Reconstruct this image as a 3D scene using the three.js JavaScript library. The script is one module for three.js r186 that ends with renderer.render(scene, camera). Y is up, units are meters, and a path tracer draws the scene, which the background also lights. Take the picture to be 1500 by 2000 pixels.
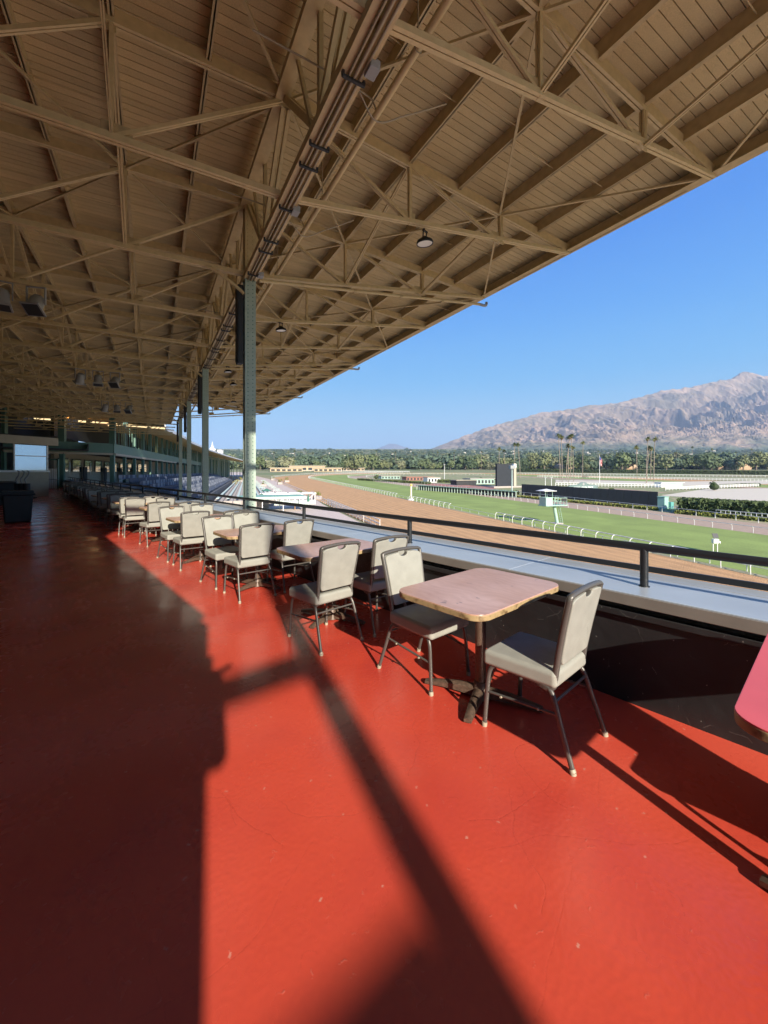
import * as THREE from 'three';
import { mergeGeometries } from 'three/addons/utils/BufferGeometryUtils.js';
import { RoundedBoxGeometry } from 'three/addons/geometries/RoundedBoxGeometry.js';
import { ImprovedNoise } from 'three/addons/math/ImprovedNoise.js';

// ------------------------------------------------------------------ camera, sky, sun, exposure
const scene = new THREE.Scene();
const F = 790, EYE = 1.55;
const camera = new THREE.PerspectiveCamera(2 * Math.atan(1000 / F) * 180 / Math.PI, 0.75, 0.05, 40000);
camera.position.set(0, EYE, 0);
camera.lookAt(0, EYE, -10);
camera.setViewOffset(1500, 2000, 0, 78, 1500, 2000);      // a level camera with the lens shifted
const EXPOSURE = 2.05, SUN = 5.0;
const SUN_AZ = 23.3 * Math.PI / 180, SUN_EL = 26 * Math.PI / 180;
const renderer = new THREE.WebGLRenderer({ antialias: true });
renderer.toneMapping = THREE.LinearToneMapping;
renderer.toneMappingExposure = EXPOSURE;
renderer.shadowMap.enabled = true;

{ // clear morning sky: deep blue overhead, pale at the horizon
  const W = 256, H = 128, data = new Float32Array(W * H * 4);
  const stops = [[-90, .30, .34, .38], [-1, .54, .68, .76], [0, .64, .88, .98], [4.5, .46, .79, .98], [12, .185, .56, .985], [20, .10, .40, .96], [28, .06, .29, .89], [50, .045, .20, .68], [90, .035, .15, .52]];
  for (let j = 0; j < H; j++) {
    const el = ((j + .5) / H - .5) * 180;
    let k = 0; while (k < stops.length - 2 && el > stops[k + 1][0]) k++;
    const a = stops[k], b = stops[k + 1], t = Math.min(1, Math.max(0, (el - a[0]) / (b[0] - a[0])));
    for (let i = 0; i < W; i++) {
      const o = (j * W + i) * 4;
      for (let c = 0; c < 3; c++) data[o + c] = (a[c + 1] + (b[c + 1] - a[c + 1]) * t) / EXPOSURE;
      data[o + 3] = 1;
    }
  }
  const sky = new THREE.DataTexture(data, W, H, THREE.RGBAFormat, THREE.FloatType);
  sky.mapping = THREE.EquirectangularReflectionMapping; sky.magFilter = THREE.LinearFilter; sky.minFilter = THREE.LinearFilter;
  sky.needsUpdate = true;
  scene.background = sky; scene.environment = sky;
}
const sun = new THREE.DirectionalLight(0xfff4e2, SUN);
sun.position.set(Math.cos(SUN_EL) * Math.sin(SUN_AZ) * 200, Math.sin(SUN_EL) * 200, Math.cos(SUN_EL) * Math.cos(SUN_AZ) * 200);
sun.castShadow = true; sun.shadow.mapSize.set(4096, 4096);
Object.assign(sun.shadow.camera, { left: -60, right: 60, top: 60, bottom: -60, near: 1, far: 500 });
scene.add(sun, sun.target);
scene.fog = new THREE.FogExp2(new THREE.Color(.50, .68, .98), 0.00009);

// ------------------------------------------------------------------ helpers
const noiseGen = new ImprovedNoise();
const N3 = (x, y, z) => noiseGen.noise(x, y, z);
let seed = 12345;
const rnd = () => { seed = (seed * 1664525 + 1013904223) >>> 0; return seed / 4294967296; };
const rr = (a, b) => a + (b - a) * rnd();
const fbm = (x, y, z, o = 4) => { let s = 0, a = 1, f = 1; for (let i = 0; i < o; i++) { s += a * N3(x * f, y * f, z * f + i * 7.3); a *= .5; f *= 2.03; } return s; };
const lerp = (a, b, t) => a + (b - a) * t, clamp = (x, a = 0, b = 1) => Math.min(b, Math.max(a, x));
const V = (x, y, z) => new THREE.Vector3(x, y, z);
const W3 = (X, h, z) => V(X, h, -z);                         // plan (X right, z forward, h up) to three.js

const usedNames = new Map();
function numbered(name) { const n = usedNames.get(name) || 0; usedNames.set(name, n + 1); return n ? `${name}_${String(n).padStart(3, '0')}` : name; }
function shade(o) { o.traverse((m) => { if (m.isMesh) { m.castShadow = true; m.receiveShadow = true; } }); return o; }
function tag(o, label, category, group, kind) {
  if (label) o.userData.label = label; if (category) o.userData.category = category;
  if (group) o.userData.group = group; if (kind) o.userData.kind = kind;
  return o;
}
function thing(name, label, category, pos = [0, 0, 0], turn = 0, group) {
  const o = new THREE.Group(); o.name = numbered(name); scene.add(o);
  o.position.set(...pos); o.rotation.y = turn; tag(o, label, category, group);
  return o;
}
function part(name, geo, mat, parent, kind) {
  const g = Array.isArray(geo) ? merge(geo) : geo;
  const m = new THREE.Mesh(g, mat); m.name = parent === scene ? numbered(name) : name; m.castShadow = m.receiveShadow = true;
  parent.add(m); if (kind) m.userData.kind = kind;
  return m;
}
function node(name, parent) { const g = new THREE.Group(); g.name = name; parent.add(g); return g; }
function struct(name, geo, mat) { const m = part(name, geo, mat, scene); m.userData.kind = 'structure'; return m; }
function copy(o, pos, turn, label) {
  const c = o.clone(); c.name = numbered(o.name.replace(/_\d{3}$/, '')); c.userData = { ...o.userData }; scene.add(c);
  c.position.set(...pos); c.rotation.y = turn; if (label) c.userData.label = label;
  return c;
}
function merge(list) {
  const out = list.map((g) => { let h = g.index ? g.toNonIndexed() : g.clone(); for (const k of Object.keys(h.attributes)) if (!['position', 'normal', 'uv'].includes(k)) h.deleteAttribute(k); if (!h.attributes.normal) h.computeVertexNormals(); if (!h.attributes.uv) boxUV(h); return h; });
  return mergeGeometries(out, false);
}
function boxUV(g, s = 1) {                                    // uv in metres from the dominant face direction
  const p = g.attributes.position, n = g.attributes.normal, uv = new Float32Array(p.count * 2);
  for (let i = 0; i < p.count; i++) {
    const ax = Math.abs(n.getX(i)), ay = Math.abs(n.getY(i)), az = Math.abs(n.getZ(i));
    let u, v; if (ay >= ax && ay >= az) { u = p.getX(i); v = p.getZ(i); } else if (ax >= az) { u = p.getZ(i); v = p.getY(i); } else { u = p.getX(i); v = p.getY(i); }
    uv[i * 2] = u * s; uv[i * 2 + 1] = v * s;
  }
  g.setAttribute('uv', new THREE.BufferAttribute(uv, 2)); return g;
}
const M4 = (pos, q = new THREE.Quaternion(), s = V(1, 1, 1)) => new THREE.Matrix4().compose(pos, q, s);
function box(w, h, d, x = 0, y = 0, z = 0, ry = 0) {
  const g = new THREE.BoxGeometry(w, h, d); if (ry) g.rotateY(ry); g.translate(x, y, z); return boxUV(g);
}
function rbox(w, h, d, r, x = 0, y = 0, z = 0, ry = 0, seg = 2) {
  const g = new RoundedBoxGeometry(w, h, d, seg, r); if (ry) g.rotateY(ry); g.translate(x, y, z); return boxUV(g);
}
function bar(a, b, w, h, up = V(0, 1, 0)) {                    // box of section w x h from a to b
  const d = b.clone().sub(a), L = d.length(), z = d.clone().normalize();
  let x = new THREE.Vector3().crossVectors(up, z); if (x.lengthSq() < 1e-6) x = V(1, 0, 0); x.normalize();
  const y = new THREE.Vector3().crossVectors(z, x);
  const g = new THREE.BoxGeometry(w, h, L); boxUV(g);
  g.applyMatrix4(new THREE.Matrix4().makeBasis(x, y, z).setPosition(a.clone().add(b).multiplyScalar(.5)));
  return g;
}
function twin(a, b, w, h, gap, up = V(0, 1, 0)) {              // a pair of angles with a slot between
  const d = b.clone().sub(a).normalize(); const x = new THREE.Vector3().crossVectors(up, d).normalize().multiplyScalar((w + gap) / 4);
  const out = [];
  for (const s of [-1, 1]) out.push(bar(a.clone().addScaledVector(x, s), b.clone().addScaledVector(x, s), (w - gap) / 2, h, up));
  return out;
}
function rod(a, b, r0, r1 = r0, seg = 10) {
  const d = b.clone().sub(a), L = d.length();
  const g = new THREE.CylinderGeometry(r1, r0, L, seg, 1); g.translate(0, L / 2, 0);
  g.applyQuaternion(new THREE.Quaternion().setFromUnitVectors(V(0, 1, 0), d.normalize())); g.translate(a.x, a.y, a.z); return g;
}
function tube(pts, r, seg = 24, rad = 8) { return new THREE.TubeGeometry(new THREE.CatmullRomCurve3(pts, false, 'centripetal'), seg, r, rad, false); }
function sweep(g, f) { const p = g.attributes.position; for (let i = 0; i < p.count; i++) { const v = f(p.getX(i), p.getY(i), p.getZ(i)); p.setXYZ(i, v[0], v[1], v[2]); } g.computeVertexNormals(); return g; }

// computed textures
function tex(size, fn, { srgb = true, repeat = 1 } = {}) {
  const d = new Uint8Array(size * size * 4);
  for (let j = 0; j < size; j++) for (let i = 0; i < size; i++) {
    const c = fn(i / size, j / size, i, j), o = (j * size + i) * 4;
    for (let k = 0; k < 3; k++) { let v = clamp(c[k]); if (srgb) v = v <= .0031308 ? v * 12.92 : 1.055 * Math.pow(v, 1 / 2.4) - .055; d[o + k] = Math.round(v * 255); }
    d[o + 3] = 255;
  }
  const t = new THREE.DataTexture(d, size, size); t.wrapS = t.wrapT = THREE.RepeatWrapping; t.magFilter = THREE.LinearFilter; t.minFilter = THREE.LinearMipmapLinearFilter; t.generateMipmaps = true;
  t.colorSpace = srgb ? THREE.SRGBColorSpace : THREE.NoColorSpace; t.repeat.set(repeat, repeat); t.needsUpdate = true; return t;
}
// periodic noise on the unit square: f whole periods
function pn(u, v, f, z = 0) {
  const a = u * Math.PI * 2, b = v * Math.PI * 2, k = f / (Math.PI * 2);
  const n = (x, y) => N3(x * f, y * f, z);
  // blend across the seam so that the tile repeats
  const wx = clamp((u - .8) / .2), wy = clamp((v - .8) / .2);
  const A = n(u, v), B = wx ? n(u - 1, v) : 0, C = wy ? n(u, v - 1) : 0, D = wx && wy ? n(u - 1, v - 1) : 0;
  return lerp(lerp(A, B, wx), lerp(C, D, wx), wy);
}
const pf = (u, v, f, z = 0, o = 4) => { let s = 0, a = 1; for (let i = 0; i < o; i++) { s += a * pn(u, v, f, z + i * 3.7); a *= .5; f *= 2; } return s; };
// scratch / speck fields drawn into an array
function marks(size, n, len, wander, width, rndSeed, strength = 1) {
  const a = new Float32Array(size * size); const keep = seed; seed = rndSeed;
  for (let k = 0; k < n; k++) {
    let x = rnd() * size, y = rnd() * size, t = rnd() * 6.28; const L = len * (.3 + rnd()), s = strength * (.4 + .6 * rnd());
    for (let i = 0; i < L; i++) {
      for (let dx = -width; dx <= width; dx++) for (let dy = -width; dy <= width; dy++) { if (dx * dx + dy * dy > width * width + .5) continue; const q = ((Math.round(y) + dy + size) % size) * size + (Math.round(x) + dx + size) % size; if (rnd() < .8) a[q] = Math.max(a[q], s); }
      x = (x + Math.cos(t) + size) % size; y = (y + Math.sin(t) + size) % size; t += (rnd() - .5) * wander;
    }
  }
  seed = keep; return a;
}
const at = (arr, size, i, j) => arr[j * size + i];
const mat = (o) => new THREE.MeshStandardMaterial(o);
const rgb = (r, g, b) => new THREE.Color().setRGB(r, g, b);

// ------------------------------------------------------------------ frames of the place
// terrace frame: origin on the rail line, x outwards (to the track), -z along the rail away from the camera
const RAIL_T = Math.atan2(.663, .748), R0 = [1.833, 2.85];
const rw = (s, p, h = 0) => W3(R0[0] - .663 * s + .748 * p, h, R0[1] + .748 * s + .663 * p);
// roof frame: origin on the column line abreast of the camera, x to the eave, -z along the eave
const ROOF_T = Math.atan2(.495, .869), COL0 = [2.177, 0];
const cw = (a, w, h = 0) => W3(COL0[0] - .495 * a + .869 * w, h, COL0[1] + .869 * a + .495 * w);
// ground outside: rises gently away from the stand; gp finds the ground point seen at a photograph pixel
const GY = (z) => EYE - 10 + .024 * Math.max(z, 0);
const gp = (px, py) => { const z = 7900 / (py - 903); return [(px - 750) * z / F, z]; };
const gw = (px, py, dh = 0) => { const [X, z] = gp(px, py); return W3(X, GY(z) + dh, z); };

// ------------------------------------------------------------------ materials
const SZ = 1024;
const scr1 = marks(SZ, 70, 34, .9, 0, 77), scr2 = marks(SZ, 90, 4, 2.5, 1, 99), scr3 = marks(SZ, 22, 160, .25, 0, 5), scr4 = marks(SZ, 420, 9, 1.9, 0, 31), scr5 = marks(SZ, 7, 420, .16, 0, 17);
const floorMap = tex(SZ, (u, v, i, j) => {
  const n = pf(u, v, 3, 1.5, 5), f = pn(u, v, 90, 4) * .5 + pn(u, v, 180, 9) * .5, w = clamp(pf(u, v, 2, 22, 3) * 1.4);
  const pt = clamp(pf(u, v, 5, 41, 2) * 2.2 - .2); let r = .53 * (1 + .10 * n + .06 * f) + .045 * w - .05 * pt, g = .064 * (1 + .2 * n + .05 * f) + .022 * w - .008 * pt, b = .037 * (1 + .2 * n) + .016 * w;
  const s = Math.max(at(scr2, SZ, i, j) * .6, at(scr4, SZ, i, j) * .22), dk = at(scr1, SZ, i, j) * .22 + at(scr3, SZ, i, j) * .2 + at(scr5, SZ, i, j) * .12;
  r = lerp(r, .62, s); g = lerp(g, .34, s); b = lerp(b, .26, s);
  return [r * (1 - dk), g * (1 - dk), b * (1 - dk)];
}, { repeat: 1 / 3.1 });
const floorRough = tex(512, (u, v) => { const n = .25 + .12 * pf(u, v, 4, 3, 4) + .05 * pn(u, v, 60, 2); return [n, n, n]; }, { srgb: false, repeat: 1 / 2.3 });
const floorBump = tex(SZ, (u, v, i, j) => { const n = .5 + .20 * pf(u, v, 7, 8, 3) + .05 * pn(u, v, 150, 3) + .12 * at(scr4, SZ, i, j) - .10 * at(scr3, SZ, i, j) - .05 * at(scr5, SZ, i, j); return [n, n, n]; }, { srgb: false, repeat: 1 / 3.1 });
const mFloor = mat({ map: floorMap, roughness: 1, roughnessMap: floorRough, bumpMap: floorBump, bumpScale: .0065 });

const wp1 = marks(SZ, 40, 40, .7, 0, 401), wp2 = marks(SZ, 110, 4, 2.5, 1, 402), wp3 = marks(SZ, 70, 60, .5, 1, 403);
const wallMap = tex(SZ, (u, v, i, j) => {
  const n = pf(u, v, 6, 2.2, 5); const k = Math.max(at(wp1, SZ, i, j) * .75 * (pn(u, v, 9, 5) > -.1 ? 1 : .15), at(wp2, SZ, i, j) * .7, at(wp3, SZ, i, j) * .12);
  const b = .014 * (1 + .35 * n); return [lerp(b, .42, k), lerp(b * 1.03, .41, k), lerp(b * 1.12, .37, k)];
}, { repeat: 1 / 1.9 });
const wallBump = tex(512, (u, v) => { const n = .5 + .25 * pf(u, v, 8, 5, 5); return [n, n, n]; }, { srgb: false, repeat: 1 / 1.3 });
const mWall = mat({ map: wallMap, roughness: .55, bumpMap: wallBump, bumpScale: .008 });
const mottle = (base, amp, f = 6, z = 0, rep = 1, size = 256) => tex(size, (u, v) => { const n = 1 + amp * pf(u, v, f, z, 5); return base.map((c) => c * n); }, { repeat: rep });
const mCounter = mat({ map: mottle([.33, .375, .43], .13, 3, 2, .6), roughness: .30, metalness: .0 });
const mFascia = mat({ map: mottle([.17, .155, .135], .12, 5, 3, 1), roughness: .6 });
const mRail = mat({ color: rgb(.012, .014, .017), roughness: .42, bumpMap: wallBump, bumpScale: .001 });
const mBlack = mat({ color: rgb(.012, .012, .013), roughness: .5 });
const mWhite = mat({ color: rgb(.78, .78, .76), roughness: .5 });
const fabricMap = tex(512, (u, v, i, j) => { const n = 1 + .12 * pf(u, v, 5, 1, 4) + .13 * (pn(u, v, 120, 3)) + .06 * ((i + j * 2) % 5 < 2 ? 1 : -1) * .5; return [.285 * n, .285 * n, .248 * n]; }, { repeat: 2 });
const fabricBump = tex(256, (u, v) => { const n = .5 + .3 * pn(u, v, 90, 1); return [n, n, n]; }, { srgb: false, repeat: 3 });
const mFabric = mat({ map: fabricMap, roughness: .75, bumpMap: fabricBump, bumpScale: .0015 });
const mChair = mat({ color: rgb(.115, .108, .098), roughness: .4, metalness: .35, bumpMap: fabricBump, bumpScale: .0004 });
const mGlide = mat({ color: rgb(.34, .30, .22), roughness: .5 });
const blot = marks(512, 9, 26, 2.2, 4, 611), blot2 = marks(512, 60, 9, 2, 1, 612);
const woodMap = tex(512, (u, v, i, j) => {
  const g = pn(u * 1, v * 1, 3, 2) * .6 + Math.sin((u * 46 + pf(u, v, 3, 4, 4) * 5) * 2) * .18 + pn(u, v * .2, 60, 3) * .3, w = clamp(.5 + pf(u, v, 2, 13, 3));
  const k = at(blot, 512, i, j) * .8 * (pn(u, v, 30, 7) > -.1 ? 1 : 0) + at(blot2, 512, i, j) * .25;
  const c = [lerp(.43, .51, w) * (1 + .22 * g), lerp(.245, .325, w) * (1 + .30 * g), lerp(.165, .265, w) * (1 + .36 * g)];
  return c.map((x, q) => lerp(x, [.14, .10, .085][q], clamp(k)));
}, { repeat: 1 });
const mWood = mat({ map: woodMap, roughness: .30 });
const mBand = mat({ map: tex(256, (u, v, i, j) => { const k = clamp(pf(u, v, 10, 3, 4) * 1.5); return [lerp(.33, .12, k), lerp(.24, .075, k), lerp(.12, .035, k)]; }, { repeat: 2 }), roughness: .5 });
const mPink = mat({ map: mottle([.62, .10, .11], .09, 4, 7, 1), roughness: .42 });
const mPole = mat({ map: mottle([.105, .07, .05], .5, 14, 7, 3), roughness: .45, metalness: .2 });
// roof timber and steel, all under one tan paint
const plankMats = [0, 1, 2, 3, 4].map((k) => mat({ map: tex(256, (u, v, i, j) => { const n = 1 + .08 * pf(u, v, 4, k * 5, 4) + .16 * pn(u, v, 70, k) + .10 * pn(u, v, 126, k + 3) - (pn(u, v, 12, k * 3 + 1) > .45 ? .07 : 0), s = [1, .94, 1.05, .9, .98][k]; return [.57 * n * s, .445 * n * s, .23 * n * s]; }, { repeat: 1 / 1.3 }), roughness: .85 }));
const mSteel = mat({ map: mottle([.58, .455, .24], .14, 8, 4, 1), roughness: .6 });
const mSteel2 = mat({ map: mottle([.49, .38, .20], .16, 8, 9, 1), roughness: .65 });
const mRoofTop = mat({ color: rgb(.16, .15, .14), roughness: .9 });
const mGreen = mat({ map: mottle([.34, .43, .36], .10, 7, 5, 1), roughness: .5 });
const mGreenDark = mat({ map: mottle([.10, .20, .155], .12, 5, 5, 1), roughness: .55 });
const mGrey = mat({ color: rgb(.30, .31, .31), roughness: .55 });
const mGreenMid = mat({ map: mottle([.085, .175, .13], .12, 5, 6, 1), roughness: .55 });
const mGlass = new THREE.MeshPhysicalMaterial({ color: rgb(.9, .95, .95), transmission: 1, thickness: 0, roughness: .02, ior: 1.5 });
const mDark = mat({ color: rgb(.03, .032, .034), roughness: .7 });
const mLens = mat({ color: rgb(.75, .74, .70), roughness: .3 });
const mConduit = mat({ color: rgb(.36, .30, .20), roughness: .45, metalness: .2 });
const mConc = mat({ map: mottle([.40, .355, .32], .10, 8, 3, 1 / 4), roughness: .9 });
const mBeige = mat({ map: mottle([.40, .36, .28], .08, 6, 3, .5), roughness: .8 });

// ------------------------------------------------------------------ ground outside
{
  const xs = [], zs = [];
  for (let x = -9000; x <= 9000; x += (Math.abs(x) < 400 ? 20 : 300)) xs.push(x);
  for (let z = -600; z <= 3300;) { zs.push(z); z += z < 600 ? 20 : 100; }
  const pos = [], uv = [], col = [], idx = [];
  for (const z of zs) for (const x of xs) {
    const y = z < 650 ? GY(z) : GY(z) + Math.pow((z - 650) / 2400, 1.25) * 105;
    pos.push(x, y - .05, -z); uv.push(x / 9, z / 9);
    const n = fbm(x / 70, z / 45, 2, 4), m = fbm(x / 15, z / 15, 8, 3);
    const g = clamp(.55 + n * .8);
    const c = [lerp(.30, .13, g), lerp(.25, .19, g), lerp(.15, .06, g)].map((q) => q * (1 + .25 * m));
    col.push(...c);
  }
  const w = xs.length;
  for (let j = 0; j < zs.length - 1; j++) for (let i = 0; i < w - 1; i++) { const a = j * w + i; idx.push(a, a + 1, a + w, a + 1, a + w + 1, a + w); }
  const g = new THREE.BufferGeometry(); g.setAttribute('position', new THREE.Float32BufferAttribute(pos, 3)); g.setAttribute('uv', new THREE.Float32BufferAttribute(uv, 2)); g.setAttribute('color', new THREE.Float32BufferAttribute(col, 3)); g.setIndex(idx); g.computeVertexNormals();
  struct('ground', g, mat({ vertexColors: true, map: mottle([1, 1, 1], .25, 9, 3, 1), roughness: 1 }));
}
// racetrack ovals. across: q from the outer rail towards the infield; along: l away from the camera
const TB = [-13.8, 96.3], DT = [-.346, .938], NT = [.938, .346], L1 = 150, QC = 112;
function oval(q, n = 60, l0 = -170) {
  const out = []; const P = (l, qq) => [TB[0] + DT[0] * l + NT[0] * qq, TB[1] + DT[1] * l + NT[1] * qq];
  for (let i = 0; i <= n; i++) out.push(P(lerp(l0, L1, i / n), q));
  const R = QC - q;
  for (let i = 1; i <= n; i++) { const t = Math.PI * i / n; out.push(P(L1 + Math.sin(t) * R, QC - Math.cos(t) * R)); }
  for (let i = 1; i <= n / 2; i++) out.push(P(lerp(L1, l0, i / (n / 2)), QC + R));
  return out;
}
function ribbon(A, B, lift, sc = .25) {
  const pos = [], uv = [], idx = []; let L = 0; const m = 4;
  A.forEach((a, i) => { const b = B[i]; if (i) L += Math.hypot(a[0] - A[i - 1][0], a[1] - A[i - 1][1]); const wd = Math.hypot(b[0] - a[0], b[1] - a[1]);
    for (let k = 0; k <= m; k++) { const X = lerp(a[0], b[0], k / m), z = lerp(a[1], b[1], k / m); pos.push(X, GY(z) + lift, -z); uv.push(wd * k / m * sc, L * sc); } });
  for (let i = 0; i < A.length - 1; i++) for (let k = 0; k < m; k++) { const a = i * (m + 1) + k; idx.push(a, a + 1, a + m + 1, a + 1, a + m + 2, a + m + 1); }
  const g = new THREE.BufferGeometry(); g.setAttribute('position', new THREE.Float32BufferAttribute(pos, 3)); g.setAttribute('uv', new THREE.Float32BufferAttribute(uv, 2)); g.setIndex(idx); g.computeVertexNormals(); return g;
}
// u runs across the track: harrow lines lie along it
const dirtMap = tex(SZ, (u, v) => { const lines = Math.sin((u * 8 + .2 * pf(u, v, 2, 5, 3)) * 6.283) * .6 + pn(u, .3 + v * .02, 26, 6) * 1.1, n = pf(u, v, 6, 2, 4), c = pn(u, v, 110, 4), k = 1 + .13 * lines + .12 * n + .24 * c + .14 * pn(u, v, 220, 2); return [.49 * k, .28 * k, .128 * k]; });
const dirtBump = tex(SZ, (u, v) => { const n = .5 + .35 * pn(u, v, 100, 4) + .2 * pn(u, v, 200, 1); return [n, n, n]; }, { srgb: false });
struct('dirt_track', ribbon(oval(0), oval(22.5), .02, 1 / 12), mat({ map: dirtMap, bumpMap: dirtBump, bumpScale: .10, roughness: 1 }));
const turfMap = tex(SZ, (u, v) => { const st = Math.sin(u * 6.283 * 2) > 0 ? .04 : -.04, n = pf(u, v, 5, 6, 5), k = 1 + st + .16 * n + .2 * pn(u, v, 120, 4); return [.215 * k, .28 * k, .068 * k]; });
struct('turf_course', ribbon(oval(23.4), oval(48), .03, 1 / 24), mat({ map: turfMap, roughness: 1 }));
struct('training_track', ribbon(oval(48), oval(60), .02, 1 / 8), mat({ map: mottle([.37, .27, .20], .14, 9, 3, 1), roughness: 1 }));
struct('infield_lawn', (() => { const a = oval(60), c = [TB[0] + DT[0] * 0 + NT[0] * QC, TB[1] + NT[1] * QC]; return ribbon(a, a.map((p, i) => [c[0] + (p[0] - c[0]) * .02, c[1] + (p[1] - c[1]) * .02]), .01, 1 / 14); })(),
  mat({ map: tex(512, (u, v) => { const n = pf(u, v, 3, 3, 5), k = clamp(.5 + n), m = 1 + .2 * pn(u, v, 70, 2); return [lerp(.34, .15, k) * m, lerp(.28, .22, k) * m, lerp(.17, .075, k) * m]; }), roughness: 1 }));
function patch(name, pts, mm, lift) { const s = new THREE.Shape(pts.map(([x, z]) => new THREE.Vector2(x, z))); const g = new THREE.ShapeGeometry(s); const p = g.attributes.position, uv = g.attributes.uv; for (let i = 0; i < p.count; i++) { const x = p.getX(i), z = p.getY(i); uv.setXY(i, x / 5, z / 5); p.setXYZ(i, x, GY(z) + lift, -z); } g.computeVertexNormals(); return struct(name, g, mm); }
const mSand = mat({ map: mottle([.56, .50, .40], .08, 6, 3, 1), roughness: 1 });
patch('sand_arena', [gp(1290, 968), gp(1500, 982), gp(1640, 985), gp(1640, 957), gp(1500, 954), gp(1380, 955)], mSand, .05);
patch('path', [gp(1085, 942), gp(1330, 949), gp(1560, 944), gp(1560, 938), gp(1300, 941), gp(1085, 937)], mSand, .04);
patch('apron', [[-150, 420], [-36, 170], [-14.6, 96.5], [30, -30], [-10, -30], [-60, 60], [-190, 300]], mat({ map: mottle([.52, .43, .375], .10, 7, 3, 1), roughness: .95 }), 0);
{ // grass strip with low scrub between dirt and turf
  const A = oval(22.5), B = oval(23.4); struct('verge', ribbon(A, B, .04, .3), mat({ map: mottle([.30, .28, .17], .35, 12, 3, 1), roughness: 1 }));
}

// ------------------------------------------------------------------ mountains
function ridgePy(px) {
  const K = [[600, 912], [760, 903], [842, 882], [912, 855], [954, 839], [1024, 820], [1052, 811], [1099, 806], [1145, 797], [1197, 792], [1267, 774], [1313, 762], [1360, 757], [1421, 743], [1453, 729], [1500, 739], [1640, 735], [1900, 760], [2600, 780]];
  for (let i = 1; i < K.length; i++) if (px <= K[i][0]) return lerp(K[i - 1][1], K[i][1], clamp((px - K[i - 1][0]) / (K[i][0] - K[i - 1][0])));
  return 790;
}
function ridged(x, y, z, o) { let s = 0, a = .55, f = 1, w = 1; for (let i = 0; i < o; i++) { let n = 1 - Math.abs(N3(x * f, y * f, z + i * 5)); n *= n * w; w = clamp(n * 1.6); s += n * a; a *= .52; f *= 2.1; } return s; }
{
  const nx = 760, nz = 260, ZF = 2700, ZR = 5600, pos = [], col = [], idx = [];
  for (let j = 0; j <= nz; j++) for (let i = 0; i <= nx; i++) {
    const t = Math.pow(j / nz, .9) * 1.22, z = ZF + (ZR - ZF) * t, X = lerp(-1500, 9500, i / nx) * (.55 + .45 * t);
    const px = 750 + F * X / ZR * 1.0, base = 118 + (z - ZF) * .03;
    const H = Math.max(0, (922 - ridgePy(px)) / F * ZR - base + 30);
    const warp = 260 * fbm(X / 1500, z / 1500, 3, 3);
    const spur = ridged((X + warp + .25 * z) / 640, z / 1700, 2, 6), fine = ridged((X + warp * .7 + .42 * z) / 230, z / 1150, 9, 5);
    const up = t < 1 ? Math.pow(t, .82) : 1 - (t - 1) * 1.6;
    let h = base + H * up * (1 - (.60 * (1 - spur) + .46 * (1 - fine)) * Math.sin(Math.PI * clamp(t, .04, .985))) ;
    h += 20 * fbm(X / 90, z / 90, 4, 4) * clamp(H / 300) - 46 * ridged((X + .4 * z) / 85, z / 260, 3, 4) * clamp(H / 300) * Math.sin(Math.PI * clamp(t)) + 10;
    if (H < 60) h = base + H * up * .8;
    pos.push(X, h, -z);
    const g = clamp(.42 + .9 * fbm(X / 420, z / 420, 20, 5) + .28 * (up - .5) ), foot = clamp(1.5 - (h - base) / (95 + 70 * fbm(X / 300, z / 300, 60, 3))), q = 1 + .18 * fbm(X / 60, z / 60, 40, 3);
    let c = [lerp(.39, .21, g), lerp(.28, .175, g), lerp(.20, .125, g)]; c = [lerp(c[0], .085, foot), lerp(c[1], .115, foot), lerp(c[2], .075, foot)];
    col.push(c[0] * q, c[1] * q, c[2] * q);
  }
  const w = nx + 1; for (let j = 0; j < nz; j++) for (let i = 0; i < nx; i++) { const a = j * w + i; idx.push(a, a + 1, a + w, a + 1, a + w + 1, a + w); }
  const g = new THREE.BufferGeometry(); g.setAttribute('position', new THREE.Float32BufferAttribute(pos, 3)); g.setAttribute('color', new THREE.Float32BufferAttribute(col, 3)); g.setIndex(idx); g.computeVertexNormals();
  struct('mountains', g, mat({ vertexColors: true, roughness: 1, flatShading: true }));
}
{ // small far hill behind the left end of the range
  const pos = [], col = [], idx = [], nx = 120, nz = 40, Z0 = 11000;
  for (let j = 0; j <= nz; j++) for (let i = 0; i <= nx; i++) {
    const X = lerp(-3000, 3000, i / nx), z = Z0 + (j / nz) * 5000, px = 750 + F * X / 13500;
    const prof = Math.max(0, 1 - Math.abs(px - 770) / (px < 770 ? 115 : 110)), pr2 = prof * prof * (3 - 2 * prof) * 33 + Math.pow(prof, 6) * 4 + Math.max(0, 9 - Math.abs(px - 640) / 22);
    const t = j / nz; pos.push(X, 250 + (pr2 / F * 13500) * Math.sin(Math.PI * clamp(t)) * (1 + .12 * fbm(X / 400, z / 400, 1, 4)), -z); col.push(.20, .18, .16);
  }
  const w = nx + 1; for (let j = 0; j < nz; j++) for (let i = 0; i < nx; i++) { const a = j * w + i; idx.push(a, a + 1, a + w, a + 1, a + w + 1, a + w); }
  const g = new THREE.BufferGeometry(); g.setAttribute('position', new THREE.Float32BufferAttribute(pos, 3)); g.setAttribute('color', new THREE.Float32BufferAttribute(col, 3)); g.setIndex(idx); g.computeVertexNormals();
  struct('hills', g, mat({ vertexColors: true, roughness: 1 }));
}

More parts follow.
